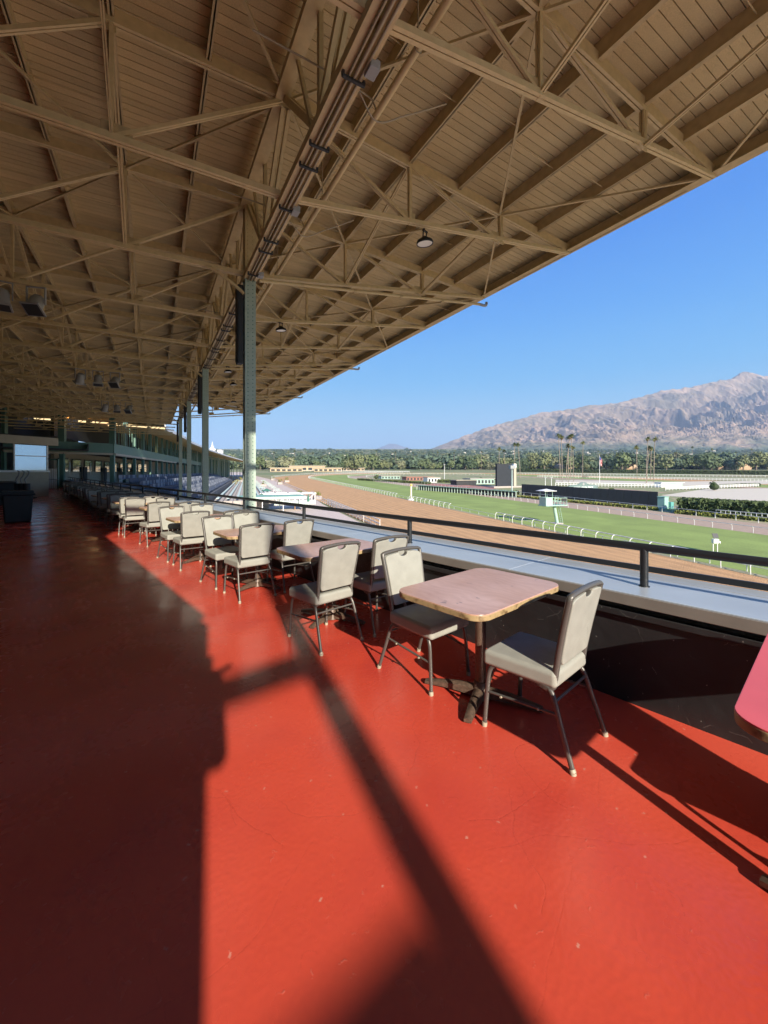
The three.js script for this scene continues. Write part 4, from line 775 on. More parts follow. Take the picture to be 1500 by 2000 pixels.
// backstretch rails seen beyond the infield
function straightFence(name, label, a, b, n, h, mm = mRailW, rails = [1], w = .07) {
  const o = thing(name, label, 'fence'); const A = gp(...a), B = gp(...b), pt = (t, y) => { const X = lerp(A[0], B[0], t), z = lerp(A[1], B[1], t); return W3(X, GY(z) + y, z); };
  for (let k = 0; k <= n; k++) part('post', bar(pt(k / n, -.1), pt(k / n, h), w, w), mm, o);
  for (const f of rails) part('rail', bar(pt(0, h * f), pt(1, h * f), w * 1.1, w * 1.6), mm, o); return o;
}
straightFence('backstretch_fence', 'long white rail fence across the far side of the infield', [1050, 932], [1640, 943], 90, 1.3, mRailW, [1, .5], .10);
straightFence('backstretch_fence', 'farther white rail fence in front of the dark tree shadow', [1010, 927], [1640, 934], 90, 1.3, mRailW, [1], .10);
straightFence('arena_fence', 'low white fence along the near edge of the pale arena path', [1085, 949], [1300, 953], 34, 1.4, mRailW, [1, .55], .13);
straightFence('arena_fence', 'white board fence at the back of the pale sand arena', [1300, 958], [1482, 951], 30, 1.25, mRailW, [1, .7, .4], .11);
straightFence('hedge_rail', 'grey rail in front of the dark hedge at the right edge', [1313, 1000], [1620, 1029], 30, 1.2, mRailW, [1], .06);
straightFence('far_track_fence', 'white rails at the far turn beyond the dirt', [560, 920], [800, 923], 60, 1.3, mRailW, [1, .5], .14);
straightFence('apron_fence', 'white picket rail at the near corner of the apron by the dirt track', [640, 985], [742, 1032], 16, 1.3, mRailW, [1, .55, .15], .08);

// ------------------------------------------------------------------ infield structures
const mScreen = mat({ map: tex(256, (u, v) => { const a = (u * 16) % 1 < .06 || (v * 16) % 1 < .06 ? .6 : 1; const n = .022 * a * (1 + .2 * pn(u, v, 5, 1)); return [n, n * 1.15, n * 1.45]; }, { repeat: 1 / 6 }), roughness: .55 });
const leafMat = (r, g, b, tr = 0) => tr ? new THREE.MeshPhysicalMaterial({ color: rgb(r, g, b), roughness: .8, transmission: tr, thickness: 0, side: THREE.DoubleSide }) : mat({ color: rgb(r, g, b), roughness: .8, side: THREE.DoubleSide });
const mHedge = [leafMat(.055, .085, .025), leafMat(.10, .13, .03), leafMat(.17, .19, .035), leafMat(.30, .27, .05)];
// a clipped hedge: box of many little leaf faces over a dark core
function hedgeGeo(L, h, w, n, s = .12) {
  const pos = [], q = [];
  const quad = (c, nrm, sz) => { const u = V(rr(-1, 1), rr(-1, 1), rr(-1, 1)).cross(nrm).normalize().multiplyScalar(sz), v = new THREE.Vector3().crossVectors(nrm, u).normalize().multiplyScalar(sz * .6); for (const [a, b] of [[-1, -1], [1, -1], [1, 1], [-1, -1], [1, 1], [-1, 1]]) pos.push(c.x + u.x * a + v.x * b, c.y + u.y * a + v.y * b, c.z + u.z * a + v.z * b); };
  for (let i = 0; i < n; i++) {
    const f = rnd(); let c; if (f < .45) c = V(rr(-L / 2, L / 2), h + rr(-.05, .07), rr(-w / 2, w / 2)); else if (f < .9) c = V(rr(-L / 2, L / 2), rr(0, h), (rnd() < .5 ? -1 : 1) * (w / 2 + rr(-.04, .05))); else c = V((rnd() < .5 ? -1 : 1) * L / 2, rr(0, h), rr(-w / 2, w / 2));
    quad(c, V(rr(-1, 1), rr(-.3, 1), rr(-1, 1)).normalize(), s * rr(.6, 1.5));
  }
  const g = new THREE.BufferGeometry(); g.setAttribute('position', new THREE.Float32BufferAttribute(pos, 3)); g.computeVertexNormals(); return g;
}
function hedge(label, a, b, h, w, m, dens = 14, group) {
  const A = gp(...a), B = gp(...b), L = Math.hypot(B[0] - A[0], B[1] - A[1]), mx = (A[0] + B[0]) / 2, mz = (A[1] + B[1]) / 2;
  const o = thing('hedge', label, 'hedge', W3(mx, GY(mz), mz).toArray(), Math.atan2(B[1] - A[1], B[0] - A[0]), group);
  o.rotation.y = Math.atan2(B[1] - A[1], B[0] - A[0]); const tilt = (GY(B[1]) - GY(A[1])) / L; o.rotation.order = 'YXZ'; o.rotation.z = tilt;
  part('foliage', hedgeGeo(L, h, w, Math.min(9000, Math.round(L * h * dens + L * w * dens)), .16 + w * .03), m, o, 'stuff'); part('core', box(L * .98, h * .93, w * .86, 0, h * .465, 0), leafMat(.02, .03, .012), o); return o;
}
{
  { const A = gp(1019, 967), B = gp(1285, 990), t = thing('black_screen_wall', 'long low black screen wall standing in the infield behind the training track', 'screen wall');
    const n = 20; for (let k = 0; k < n; k++) { const p = (f) => W3(lerp(A[0], B[0], f), GY(lerp(A[1], B[1], f)) + 1.7, lerp(A[1], B[1], f)); part('panel', bar(p(k / n + .0012), p((k + 1) / n - .0012), .25, 3.35 + (k % 3) * .015), mScreen, t); } 
    const cEnd = W3(B[0] + .4, GY(B[1]), B[1] - .6); part('edge_strip', box(.12, 2.5, .12, cEnd.x - 2.0, cEnd.y + 1.3, cEnd.z + 2.2), mGrey, t); }
  { const [X, z] = gp(1296, 993), t = thing('green_kiosk', 'small pale green box building at the right end of the black screen wall', 'kiosk', W3(X, GY(z), z).toArray(), .5); const mg = mat({ color: rgb(.30, .50, .42), roughness: .6 }); part('body', box(1.6, 2.5, 1.4, -.2, 1.25, 0), mg, t); part('lid', rbox(1.8, .12, 1.6, .02, -.2, 2.55, 0), mg, t); part('cabinet', box(1.1, 1.4, 1.2, 1.1, .7, .6), mat({ color: rgb(.12, .36, .33), roughness: .5 }), t); }
  { const [X, z] = gp(986, 952), t = thing('video_board', 'large black video board with a tan side tower in the infield', 'video board', W3(X, GY(z), z).toArray(), .42);
    part('screen', box(8.2, 8.6, .9, 0, 4.9, 0), mScreen, t); part('frame', [box(8.5, .25, 1.0, 0, 9.3, 0), box(8.5, .4, 1.0, 0, .5, 0), box(.2, 8.9, 1.0, -4.2, 4.9, 0)], mDark, t);
    part('side_tower', box(1.3, 9.6, 3.0, 4.95, 4.8, -1.2), mBeige, t); for (let k = 0; k < 6; k++) part('opening', box(1.34, .75, 1.9, 4.95, 1.2 + k * 1.5, -1.2), mDark, t); part('base', box(14, .7, 4, 0, .2, 0), mConc, t); }
  { const [X, z] = gp(1000, 970), t = thing('light_mast', 'tall pale green mast carrying a grey light box, in front of the video board', 'mast', W3(X, GY(z), z).toArray(), .4); const mg = mat({ color: rgb(.42, .52, .50), roughness: .5 });
    part('mast', rod(V(0, 0, 0), V(0, 8.4, 0), .18, .13, 12), mg, t); part('base', box(1.0, 1.0, 1.0, 0, .5, 0), mat({ color: rgb(.12, .40, .36), roughness: .5 }), t); part('light_box', rbox(1.7, .95, .9, .05, 0, 8.6, 0), mGrey, t); part('crate', box(.9, 1.1, .8, .9, 9.0, -.1), mWhite, t); }
  { // green starter's stand on the turf edge
    const [X, z] = gp(1088, 1023), t = thing('steward_stand', 'pale green steward tower with a canopy and a leaning tubular leg beside the turf', 'tower', W3(X, GY(z), z).toArray(), .35); const mg = mat({ map: mottle([.36, .52, .44], .12, 6, 2, 1), roughness: .5 });
    part('column', rod(V(.05, 0, 0), V(-.62, 3.0, 0), .26, .26, 14), mg, t); part('base', box(1.3, .2, 1.3, .05, .08, 0), mConc, t);
    part('platform', box(4.3, .14, 1.9, -.9, 3.05, 0), mg, t); part('beam', [bar(V(-2.6, 2.93, .5), V(1.1, 2.93, .5), .12, .12), bar(V(-2.6, 2.93, -.5), V(1.1, 2.93, -.5), .12, .12)], mg, t);
    part('cab', box(1.35, 1.25, 1.5, -2.25, 3.75, 0), mg, t);
    for (let k = 0; k < 5; k++) for (const s of [-1, 1]) part('rail_post', box(.06, 1.15, .06, -1.35 + k * .62, 3.68, s * .9), mg, t);
    for (const s of [-1, 1]) for (const y of [3.7, 4.25]) part('rail', box(2.6, .06, .06, -.1, y, s * .9), mg, t); for (const y of [3.7, 4.25]) part('rail', box(.06, .06, 1.8, 1.2, y, 0), mg, t);
    part('rail_panel', box(1.0, .5, .04, .6, 3.95, .93), mDark, t);
    for (const [x, zz] of [[-2.9, .6], [-1.5, .6], [-2.9, -.6], [-1.5, -.6]]) part('canopy_post', rod(V(x, 4.3, zz), V(x, 5.35, zz), .035), mg, t); part('canopy', [box(2.4, .10, 2.0, -2.2, 5.4, 0), (() => { const g = new THREE.ConeGeometry(1.5, .28, 4); g.rotateY(Math.PI / 4); g.translate(-2.2, 5.58, 0); return g; })()], mWhite, t);
    for (const s of [-.22, .22]) part('ladder_rail', rod(V(1.0, 0, s), V(.35, 3.0, s), .03), mg, t); for (let k = 0; k < 9; k++) part('rung', rod(V(lerp(1, .35, k / 9), .2 + k * .31, -.22), V(lerp(1, .35, k / 9), .2 + k * .31, .22), .02), mg, t); }
  { const [X, z] = gp(803, 977), t = thing('finish_post', 'slim pale yellow finish post with a gold ball beside the turf', 'post', W3(X, GY(z), z).toArray()); const mc = mat({ color: rgb(.78, .72, .52), roughness: .5 }); part('shaft', rod(V(0, .5, 0), V(0, 3.7, 0), .24, .20, 12), mc, t); part('base', [rod(V(0, 0, 0), V(0, .3, 0), .85, .7, 14), rod(V(0, .3, 0), V(0, .55, 0), .45, .3, 14)], mWhite, t); part('ball', (() => { const g = new THREE.SphereGeometry(.34, 14, 10); g.translate(0, 4.0, 0); return g; })(), mat({ color: rgb(.7, .5, .15), roughness: .4 }), t); }
  { const [X, z] = gp(1397, 1080), t = thing('solar_sensor', 'white post box with a small dark solar panel beside the turf rail at right', 'sensor', W3(X, GY(z), z).toArray()); t.scale.setScalar(.85); for (const s of [-.28, .28]) part('leg', box(.07, 1.5, .07, s, .75, 0), mWhite, t); part('box', rbox(.7, .55, .4, .03, 0, 1.55, 0), mWhite, t); part('panel', (() => { const g = box(.72, .60, .05); g.rotateX(-.4); g.translate(0, 2.25, 0); return g; })(), mScreen, t); part('neck', rod(V(0, 1.8, 0), V(0, 2.2, 0), .04), mGrey, t); part('dish', rod(V(.42, 1.4, .1), V(.5, 1.4, .2), .16), mWhite, t); }
  { // long low covered bench row at the infield edge
    const A = gp(815, 957), B = gp(1008, 972), t = thing('infield_pergola', 'long low green roofed walkway with dark bays along the training track', 'walkway'); const n = 34;
    const p = (f, y) => { const z = lerp(A[1], B[1], f); return W3(lerp(A[0], B[0], f), GY(z) + y, z); };
    part('canopy', bar(p(0, 1.75), p(1, 1.75), 1.5, .16), mat({ map: mottle([.20, .32, .25], .2, 5, 1, .5), roughness: .7 }), t); part('rear_panel', bar(p(0, .85), p(1, .85), .2, 1.7).translate(.4, 0, -.5), mDark, t); for (let k = 0; k <= n; k++) part('post', bar(p(k / n, -.1).add(V(-.2, 0, .5)), p(k / n, 1.7).add(V(-.2, 0, .5)), .22, .18), mGreen, t); }
  // low pavilions and planters left of the video board
  const pav = (px, py, w, d, h, mm, roofM, label) => { const [X, z] = gp(px, py), t = thing('infield_pavilion', label, 'pavilion', W3(X, GY(z), z).toArray(), .38); part('wall', box(w, h, d, 0, h / 2, 0), mm, t); part('roof', box(w + .8, .25, d + .8, 0, h + .12, 0), roofM, t); const n = Math.max(2, Math.round(w / 2)); for (let k = 0; k < n; k++) part('opening', box(w / n * .6, h * .6, .1, -w / 2 + (k + .5) * w / n, h * .45, d / 2 + .02), mDark, t); };
  const mMint = mat({ color: rgb(.36, .52, .44), roughness: .7 }), mBrick = mat({ map: mottle([.36, .17, .13], .2, 9, 1, .5), roughness: .9 });
  pav(935, 945, 13, 6, 2.4, mMint, mConc, 'mint green low pavilion left of the video board'); pav(905, 947, 10, 5, 2.0, mDark, mBeige, 'dark open pavilion with a beige roof left of the mint pavilion'); pav(843, 942, 7, 5, 2.4, mWhite, mBeige, 'small white pavilion at the left of the infield'); pav(815, 938, 16, 6, 1.8, mBrick, mBrick, 'brick red low building at the far left of the infield');
  pav(760, 935, 12, 5, 1.6, mMint, mBeige, 'low green and beige building beyond the turf, left of the finish post');
  patch('brick_terrace', [gp(826, 949), gp(960, 957), gp(975, 951), gp(840, 944)], mBrick, .06);
  patch('infield_path', [gp(1130, 956), gp(1240, 962), gp(1310, 963), gp(1200, 954)], mat({ color: rgb(.40, .27, .20), roughness: 1 }), .06);
  { const [X, z] = gp(1420, 957), t = thing('mint_shed', 'small white and mint shed behind the sand arena', 'shed', W3(X - 8, GY(z), z + 18).toArray(), .2); part('body', box(9, 2, 3, 0, 1, 0), mMint, t); part('end_wall', box(2, 2.3, 3.1, -4.8, 1.15, 0), mWhite, t); part('roof', box(11, .2, 3.6, -.3, 2.25, 0), mWhite, t); }
  { // hedge sign with lettering
    const [X, z] = gp(1138, 958.5), t = thing('garden_sign', 'grey green arched sign reading Santa Anita Park behind the black screen wall', 'sign', W3(X, GY(z) + .6, z).toArray(), .42);
    const s = new THREE.Shape(); s.moveTo(-7.2, 0); s.lineTo(7.2, 0); s.lineTo(7.2, 1.1); s.quadraticCurveTo(6, 1.5, 4, 1.45); s.quadraticCurveTo(2.2, 1.5, 1.6, 2.1); s.quadraticCurveTo(0, 2.7, -1.6, 2.1); s.quadraticCurveTo(-2.2, 1.5, -4, 1.45); s.quadraticCurveTo(-6, 1.5, -7.2, 1.1); s.closePath();
    part('board', new THREE.ExtrudeGeometry(s, { depth: .3, bevelEnabled: true, bevelSize: .05, bevelThickness: .05 }), mat({ map: mottle([.14, .20, .19], .25, 5, 1, .3), roughness: .8 }), t);
    const c = document.createElement('canvas'); c.width = 1024; c.height = 128; const x = c.getContext('2d'); x.fillStyle = 'rgb(110,130,128)'; x.fillRect(0, 0, 1024, 128); x.fillStyle = '#e8ecec'; x.font = 'italic bold 92px serif'; x.textAlign = 'center'; x.textBaseline = 'middle'; x.fillText('Santa Anita Park', 512, 66);
    const ct = new THREE.CanvasTexture(c); ct.colorSpace = THREE.SRGBColorSpace; const g = new THREE.PlaneGeometry(12.4, 1.0); g.translate(0, .72, .37); part('lettering', g, mat({ map: ct, roughness: .8 }), t);
    part('emblem', (() => { const q = new THREE.CylinderGeometry(.5, .5, .1, 16); q.rotateX(Math.PI / 2); q.translate(0, 1.75, .36); return q; })(), mGrey, t); }
  // flag on its pole
  { const [X, z] = gp(1171, 943), t = thing('flagpole', 'slim white flagpole in the infield with a limp red and white flag', 'flagpole', W3(X, GY(z), z).toArray()); part('pole', rod(V(0, 0, 0), V(0, 13.5, 0), .11, .07, 8), mWhite, t); part('ball', new THREE.SphereGeometry(.16, 8, 6).translate(0, 13.6, 0), mat({ color: rgb(.6, .45, .15), roughness: .4 }), t);
    const f = thing('flag', 'limp striped red and white flag with a blue corner, hanging on the infield flagpole', 'flag', W3(X, GY(z), z).toArray()); for (let k = 0; k < 7; k++) { const g = new THREE.PlaneGeometry(.24, 3.6, 2, 10); g.translate(.15 + k * .15, 10.6 - k * .12, 0); sweep(g, (x, y, zz) => [x + .05 * Math.sin(y * 3 + k), y, .22 * Math.sin(x * 9 + y) ]); part('stripe', g, mat({ color: k % 2 ? rgb(.75, .72, .70) : rgb(.55, .06, .06), roughness: .8, side: THREE.DoubleSide }), f); } part('canton', box(.5, 1.3, .5, .3, 11.8, 0), mat({ color: rgb(.06, .09, .28), roughness: .8 }), f); }
  // masts, lamp poles
  for (const [px, py, h, l] of [[868, 942, 9, 'left'], [1065, 957, 4.5, 'middle'], [1077, 957, 4.5, 'right']]) { const [X, z] = gp(px, py), t = thing('lamp_mast', `thin white lamp mast standing in the infield, ${l} one`, 'mast', W3(X, GY(z), z).toArray()); part('pole', rod(V(0, 0, 0), V(0, h, 0), .12, .08, 8), mWhite, t); part('lamp_head', rbox(.9, .35, .4, .05, 0, h, 0), mGrey, t); }
  // hedges
  hedge('long dark clipped hedge behind the grey rail at the right edge', [1330, 1000], [1620, 1020], 2.5, 6, mHedge[0], 22);
  hedge('bright yellow green low border hedge in front of the dark hedge', [1320, 1003], [1620, 1030], .55, .8, mHedge[2], 40);
  hedge('yellow green hedge below the black screen wall', [1012, 972], [1283, 997], .5, .8, mHedge[2], 40);
  hedge('dark clipped hedge at the back of the sand arena', [1410, 953], [1480, 950], 1.2, 2, mHedge[0], 12);
  hedge('dark olive hedge left of the video board base', [925, 962], [1012, 966], 1.0, 1.5, mHedge[1], 20);
  hedge('green hedge row in front of the brick terrace', [850, 942], [925, 944], 1.3, 2.4, mHedge[1], 10);
  hedge('thin hedge row beyond the turf on the left', [700, 938], [840, 946], 1.0, 1.6, mHedge[1], 10);
  hedge('long dark hedge line under the far trees across the backstretch', [1000, 921.5], [1640, 929], 3.0, 5, mHedge[0], 6);
  for (const [px, py, s, l] of [[940, 939, 3, 'left'], [972, 940, 3.4, 'middle'], [1195, 962, 2.6, 'bushy'], [1395, 958, 4.2, 'dark'], [735, 936, 4, 'round'], [1030, 962, 3, 'yellowish']]) { const [X, z] = gp(px, py), t = thing('shrub', `${l} rounded shrub standing in the infield`, 'shrub', W3(X, GY(z), z).toArray()); part('foliage', blobLeaves(s, s * .75, 260, .30, 2), mHedge[l === 'dark' ? 0 : l === 'yellowish' ? 3 : 1], t, 'stuff'); part('core', new THREE.IcosahedronGeometry(s * .36, 1).scale(1, .8, 1).translate(0, s * .32, 0), leafMat(.03, .045, .015), t); }
  // far embankment with sandy slopes
}
// leaf faces spread through an uneven crown built of a few clumps
function blobLeaves(w, h, n, s, clumps = 7) {
  const pos = [], cs = []; for (let k = 0; k < clumps; k++) { const a = rnd() * 6.283, r = Math.sqrt(rnd()) * .34; cs.push([Math.cos(a) * r * w, (.30 + .52 * rnd() * (1 - r)) * h, Math.sin(a) * r * w, (.20 + .14 * rnd()) * Math.min(w, h * 1.1)]); }
  for (let i = 0; i < n; i++) {
    const c = cs[Math.floor(rnd() * clumps)], d = V(rr(-1, 1), rr(-1, 1), rr(-1, 1)).normalize(), R = c[3] * Math.pow(rnd(), .28);
    const p = V(c[0] + d.x * R, c[1] + d.y * R * .85, c[2] + d.z * R), nm = d.clone().add(V(rr(-.7, .7), rr(-.2, .9), rr(-.7, .7))).normalize();
    const u = V(rr(-1, 1), rr(-1, 1), rr(-1, 1)).cross(nm).normalize().multiplyScalar(s * rr(.6, 1.4)), v = new THREE.Vector3().crossVectors(nm, u).normalize().multiplyScalar(s * rr(.4, .8));
    for (const [a, b] of [[-1, -.4], [0, -1], [1, .2], [-1, -.4], [1, .2], [.1, 1]]) pos.push(p.x + u.x * a + v.x * b, p.y + u.y * a + v.y * b, p.z + u.z * a + v.z * b);
  }
  const g = new THREE.BufferGeometry(); g.setAttribute('position', new THREE.Float32BufferAttribute(pos, 3)); g.computeVertexNormals(); return g;
}
// ------------------------------------------------------------------ palms
const mFrond = [leafMat(.09, .115, .03), leafMat(.14, .15, .04)], mTrunk = mat({ map: mottle([.27, .22, .17], .25, 12, 2, 1), roughness: .95 }), mDead = leafMat(.22, .16, .08);
function palmParts(h, R, lean) {
  const top = V(lean, h, lean * .4), trunk = tube([V(0, -.2, 0), V(lean * .15, h * .35, 0), V(lean * .55, h * .7, lean * .2), top], .16, 14, 7);
  { const p = trunk.attributes.position; for (let i = 0; i < p.count; i++) { const y = p.getY(i); const k = y < 2 ? 1.5 : 1.05; p.setX(i, p.getX(i) * 1); } }
  const pos = [], dead = [];
  const frond = (out, az, el, L, wd, droop) => { let prev = null; const n = 6; for (let i = 0; i <= n; i++) { const t = i / n, r = Math.cos(el) * L * t, y = Math.sin(el) * L * t - droop * t * t * L, w = wd * Math.sin(Math.PI * (.12 + .86 * t)); const c = [top.x + Math.cos(az) * r, top.y + y, top.z + Math.sin(az) * r], a = [c[0] - Math.sin(az) * w, c[1] - w * .35, c[2] + Math.cos(az) * w], b = [c[0] + Math.sin(az) * w, c[1] - w * .35, c[2] - Math.cos(az) * w]; if (prev) out.push(...prev[0], ...c, ...prev[1], ...prev[0], ...a, ...c, ...prev[0], ...c, ...prev[2], ...prev[2], ...c, ...b); prev = [c, a, b].map((q) => q); prev = [c, a, b]; if (i === 0) prev = [c, a, b]; } };
  for (let k = 0; k < 34; k++) frond(pos, rnd() * 6.283, rr(-.35, 1.35), R * rr(.75, 1.05), .20 * R * rr(.6, 1), rr(.25, .6));
  for (let k = 0; k < 12; k++) frond(dead, rnd() * 6.283, rr(-1.2, -.6), R * rr(.45, .7), .16 * R, .1);
  const mk = (a) => { const g = new THREE.BufferGeometry(); g.setAttribute('position', new THREE.Float32BufferAttribute(a, 3)); g.computeVertexNormals(); return g; };
  return [trunk, mk(pos), mk(dead)];
}
const palmSets = [palmParts(24, 2.3, .8), palmParts(22, 2.2, -.5), palmParts(20, 2.3, 1.4), palmParts(18, 2.1, .2)];
function palm(px, py, ptop, v, label, group = 'tall fan palms in the infield') {
  const [X, z] = gp(px, py), H = GY(z), want = EYE + (922 - ptop) * z / F - H, base = [24, 22, 20, 18][v];
  const o = thing('palm_tree', label, 'palm tree', W3(X, H, z).toArray(), rr(0, 6), group); const k = want / base; o.scale.set(Math.max(k, .85), k, Math.max(k, .85));
  part('trunk', palmSets[v][0], mTrunk, o); part('crown', palmSets[v][1], mFrond[v % 2], o); part('dead_fronds', palmSets[v][2], mDead, o);
}
[[975, 934, 876, 3, 'first short palm from the left, left of the video board'], [985, 934, 880, 1, 'second short palm from the left, left of the video board'], [1005, 935, 868, 0, 'palm rising behind the left edge of the video board'], [1016, 935, 868, 2, 'palm with a full crown rising behind the video board tower'],
  [1094, 940, 850, 0, 'tallest palm of the middle cluster, leftmost with a shaggy crown'], [1098, 942, 853, 1, 'tall palm touching the leftmost of the middle cluster'], [1106, 939, 853, 2, 'tall palm in the centre of the middle cluster'], [1114, 938, 851, 0, 'tall palm at the right of the middle cluster'], [1110, 943, 870, 3, 'shorter palm low in the middle cluster'], [1120, 941, 874, 1, 'shorter leaning palm at the right of the middle cluster'],
  [1138, 936, 864, 1, 'lone palm right of the middle cluster'], [1244, 938, 873, 3, 'lower left palm of the right cluster'], [1262, 944, 857, 0, 'tallest palm of the right cluster'], [1263, 943, 874, 2, 'lower middle palm of the right cluster'], [1277, 942, 857, 1, 'rightmost tall palm of the right cluster'], [1271, 940, 876, 3, 'slim palm half hidden in the right cluster']].forEach((a) => palm(...a));
// ------------------------------------------------------------------ tree belt beyond the course
const treeMats = [[.08, .115, .05], [.125, .16, .065], [.175, .195, .085], [.21, .215, .115], [.10, .145, .085]].map((c) => leafMat(...c));
const treeSets = []; for (let k = 0; k < 10; k++) { const w = rr(9, 14), h = rr(9, 15); treeSets.push({ h, leaf: blobLeaves(w, h, 760, .82, 7 + k % 4), trunk: merge([rod(V(0, -.3, 0), V(.2, h * .45, 0), .45, .25, 7), rod(V(.15, h * .3, 0), V(w * .2, h * .55, .5), .2, .1, 6), rod(V(.1, h * .28, 0), V(-w * .2, h * .52, -.6), .2, .1, 6)]) }); }
const treeProtos = treeSets.map((s, k) => ({ ...s }));
const mBark = mat({ color: rgb(.16, .125, .095), roughness: 1 });
let treeN = 0;
function tree(X, z, hh, set, m, label, group) {
  const s = treeProtos[set], o = thing('broadleaf_tree', label, 'tree', W3(X, GY(z), z).toArray(), rr(0, 6.28), group), k = hh / s.h; o.scale.setScalar(k);
  part('crown', s.leaf, m, o, 'stuff'); part('trunk', s.trunk, mBark, o);
}
const treeLabel = (px, m) => `${['dark green', 'mid green', 'pale olive', 'dusty pale green', 'blue green'][m]} bushy tree in the far belt, ${px < 620 ? 'right of the nearest column' : px < 760 ? 'behind the far turn' : px < 950 ? 'left of the video board' : px < 1060 ? 'behind the video board' : px < 1150 ? 'behind the middle palm cluster' : px < 1235 ? 'right of the flagpole' : px < 1330 ? 'behind the right palm cluster' : 'behind the sand arena at right'}`;
// the front row along the far side, sized from left to right
for (let k = 0; k < 84; k++) {
  const px = 505 + k * 12.6 + rr(-5, 5), z = lerp(470, 560, rnd()) + (px < 700 ? -30 : 40), X = (px - 750) / F * z; const topPy = px < 690 ? 893 : px < 980 ? 894 : px < 1200 ? 890 : 880;
  const hh = clamp((GY(z) - EYE) * -1 + (922 - topPy - rr(-13, 13)) * z / F, 6, 26);
  const tm = Math.floor(rnd() * 5); tree(X, z, hh, Math.floor(rnd() * 10), treeMats[tm], treeLabel(px, tm), 'trees in the belt beyond the course');
}
for (let k = 0; k < 26; k++) { const px = 512 + k * 38 + rr(-15, 15), z = rr(540, 640), [X] = [(px - 750) / F * z]; const H = GY(z), topPy = 886 + rr(-6, 6) - (px > 1200 ? 8 : 0); const v = k % 4, want = EYE + (922 - topPy) * z / F - H;
  const o = thing('distant_palm', 'distant thin palm standing up out of the tree belt', 'palm tree', W3(X, H, z).toArray(), rr(0, 6), 'distant palms in the tree belt'); const sc = want / [24, 22, 20, 18][v]; o.scale.set(1.2, sc, 1.2); part('trunk', palmSets[v][0], mTrunk, o); part('crown', palmSets[v][1], mFrond[v % 2], o); }
{ // the wood behind: nobody could count it
  const list = []; for (let i = 0; i < 5200; i++) { const z = 580 + 2300 * Math.pow(rnd(), 1.5), px = rr(420, 1700), X = (px - 750) / F * z; list.push([X, z]); }
  for (const [q, nm, m] of [[0, 'distant_wood', treeMats[0]], [1, 'distant_wood', treeMats[2]], [2, 'distant_wood', treeMats[4]]]) {
    const sub = list.filter((_, i) => i % 3 === q), im = new THREE.InstancedMesh(blobLeaves(13, 11, 170, 1.6, 6), m, sub.length);
    sub.forEach(([X, z], i) => { const y = (z < 650 ? GY(z) : GY(z) + Math.pow((z - 650) / 2400, 1.25) * 105) - 1; const k = rr(.6, 1.35) * (rnd() < .12 ? 1.6 : 1); im.setMatrixAt(i, new THREE.Matrix4().compose(W3(X, y, z), new THREE.Quaternion().setFromAxisAngle(V(0, 1, 0), rnd() * 6.28), V(k * 1.3, k, k * 1.3))); });
    im.name = numbered(nm); im.castShadow = im.receiveShadow = true; scene.add(im); tag(im, ['dark green wood rising to the foot of the mountains', 'light olive wood spread through the belt to the mountains', 'blue green wood spread through the belt to the mountains'][q], 'wood', null, 'stuff');
  }
  const hs = []; for (let i = 0; i < 90; i++) { const z = rr(620, 2500), px = rr(480, 1560), X = (px - 750) / F * z, y = z < 650 ? GY(z) : GY(z) + Math.pow((z - 650) / 2400, 1.25) * 105; const w = rr(8, 16); const g = box(w, rr(4, 8), w * .7, X, y + 7, -z, rnd() * 3); hs.push(g); }
  const t = part('distant_houses', hs, mat({ color: rgb(.62, .56, .48), roughness: .9 }), scene, 'stuff'); tag(t, 'scattered pale houses among the trees below the mountains', 'houses');
  const sh = thing('sandy_bank', 'bare orange sandy bank between the far trees at right', 'bank'); for (const [px, py, w, h] of [[1228, 903, 16, 7], [1440, 902, 26, 12], [1105, 905, 12, 6]]) { const z = 545, X = (px - 750) / F * z; const g = new THREE.SphereGeometry(1, 16, 10); g.scale(w, h, 9); g.translate(X, GY(z) + 3, -z - 8); part('slope', g, mat({ map: mottle([.45, .31, .2], .2, 6, 1, 3), roughness: 1 }), sh); }
}
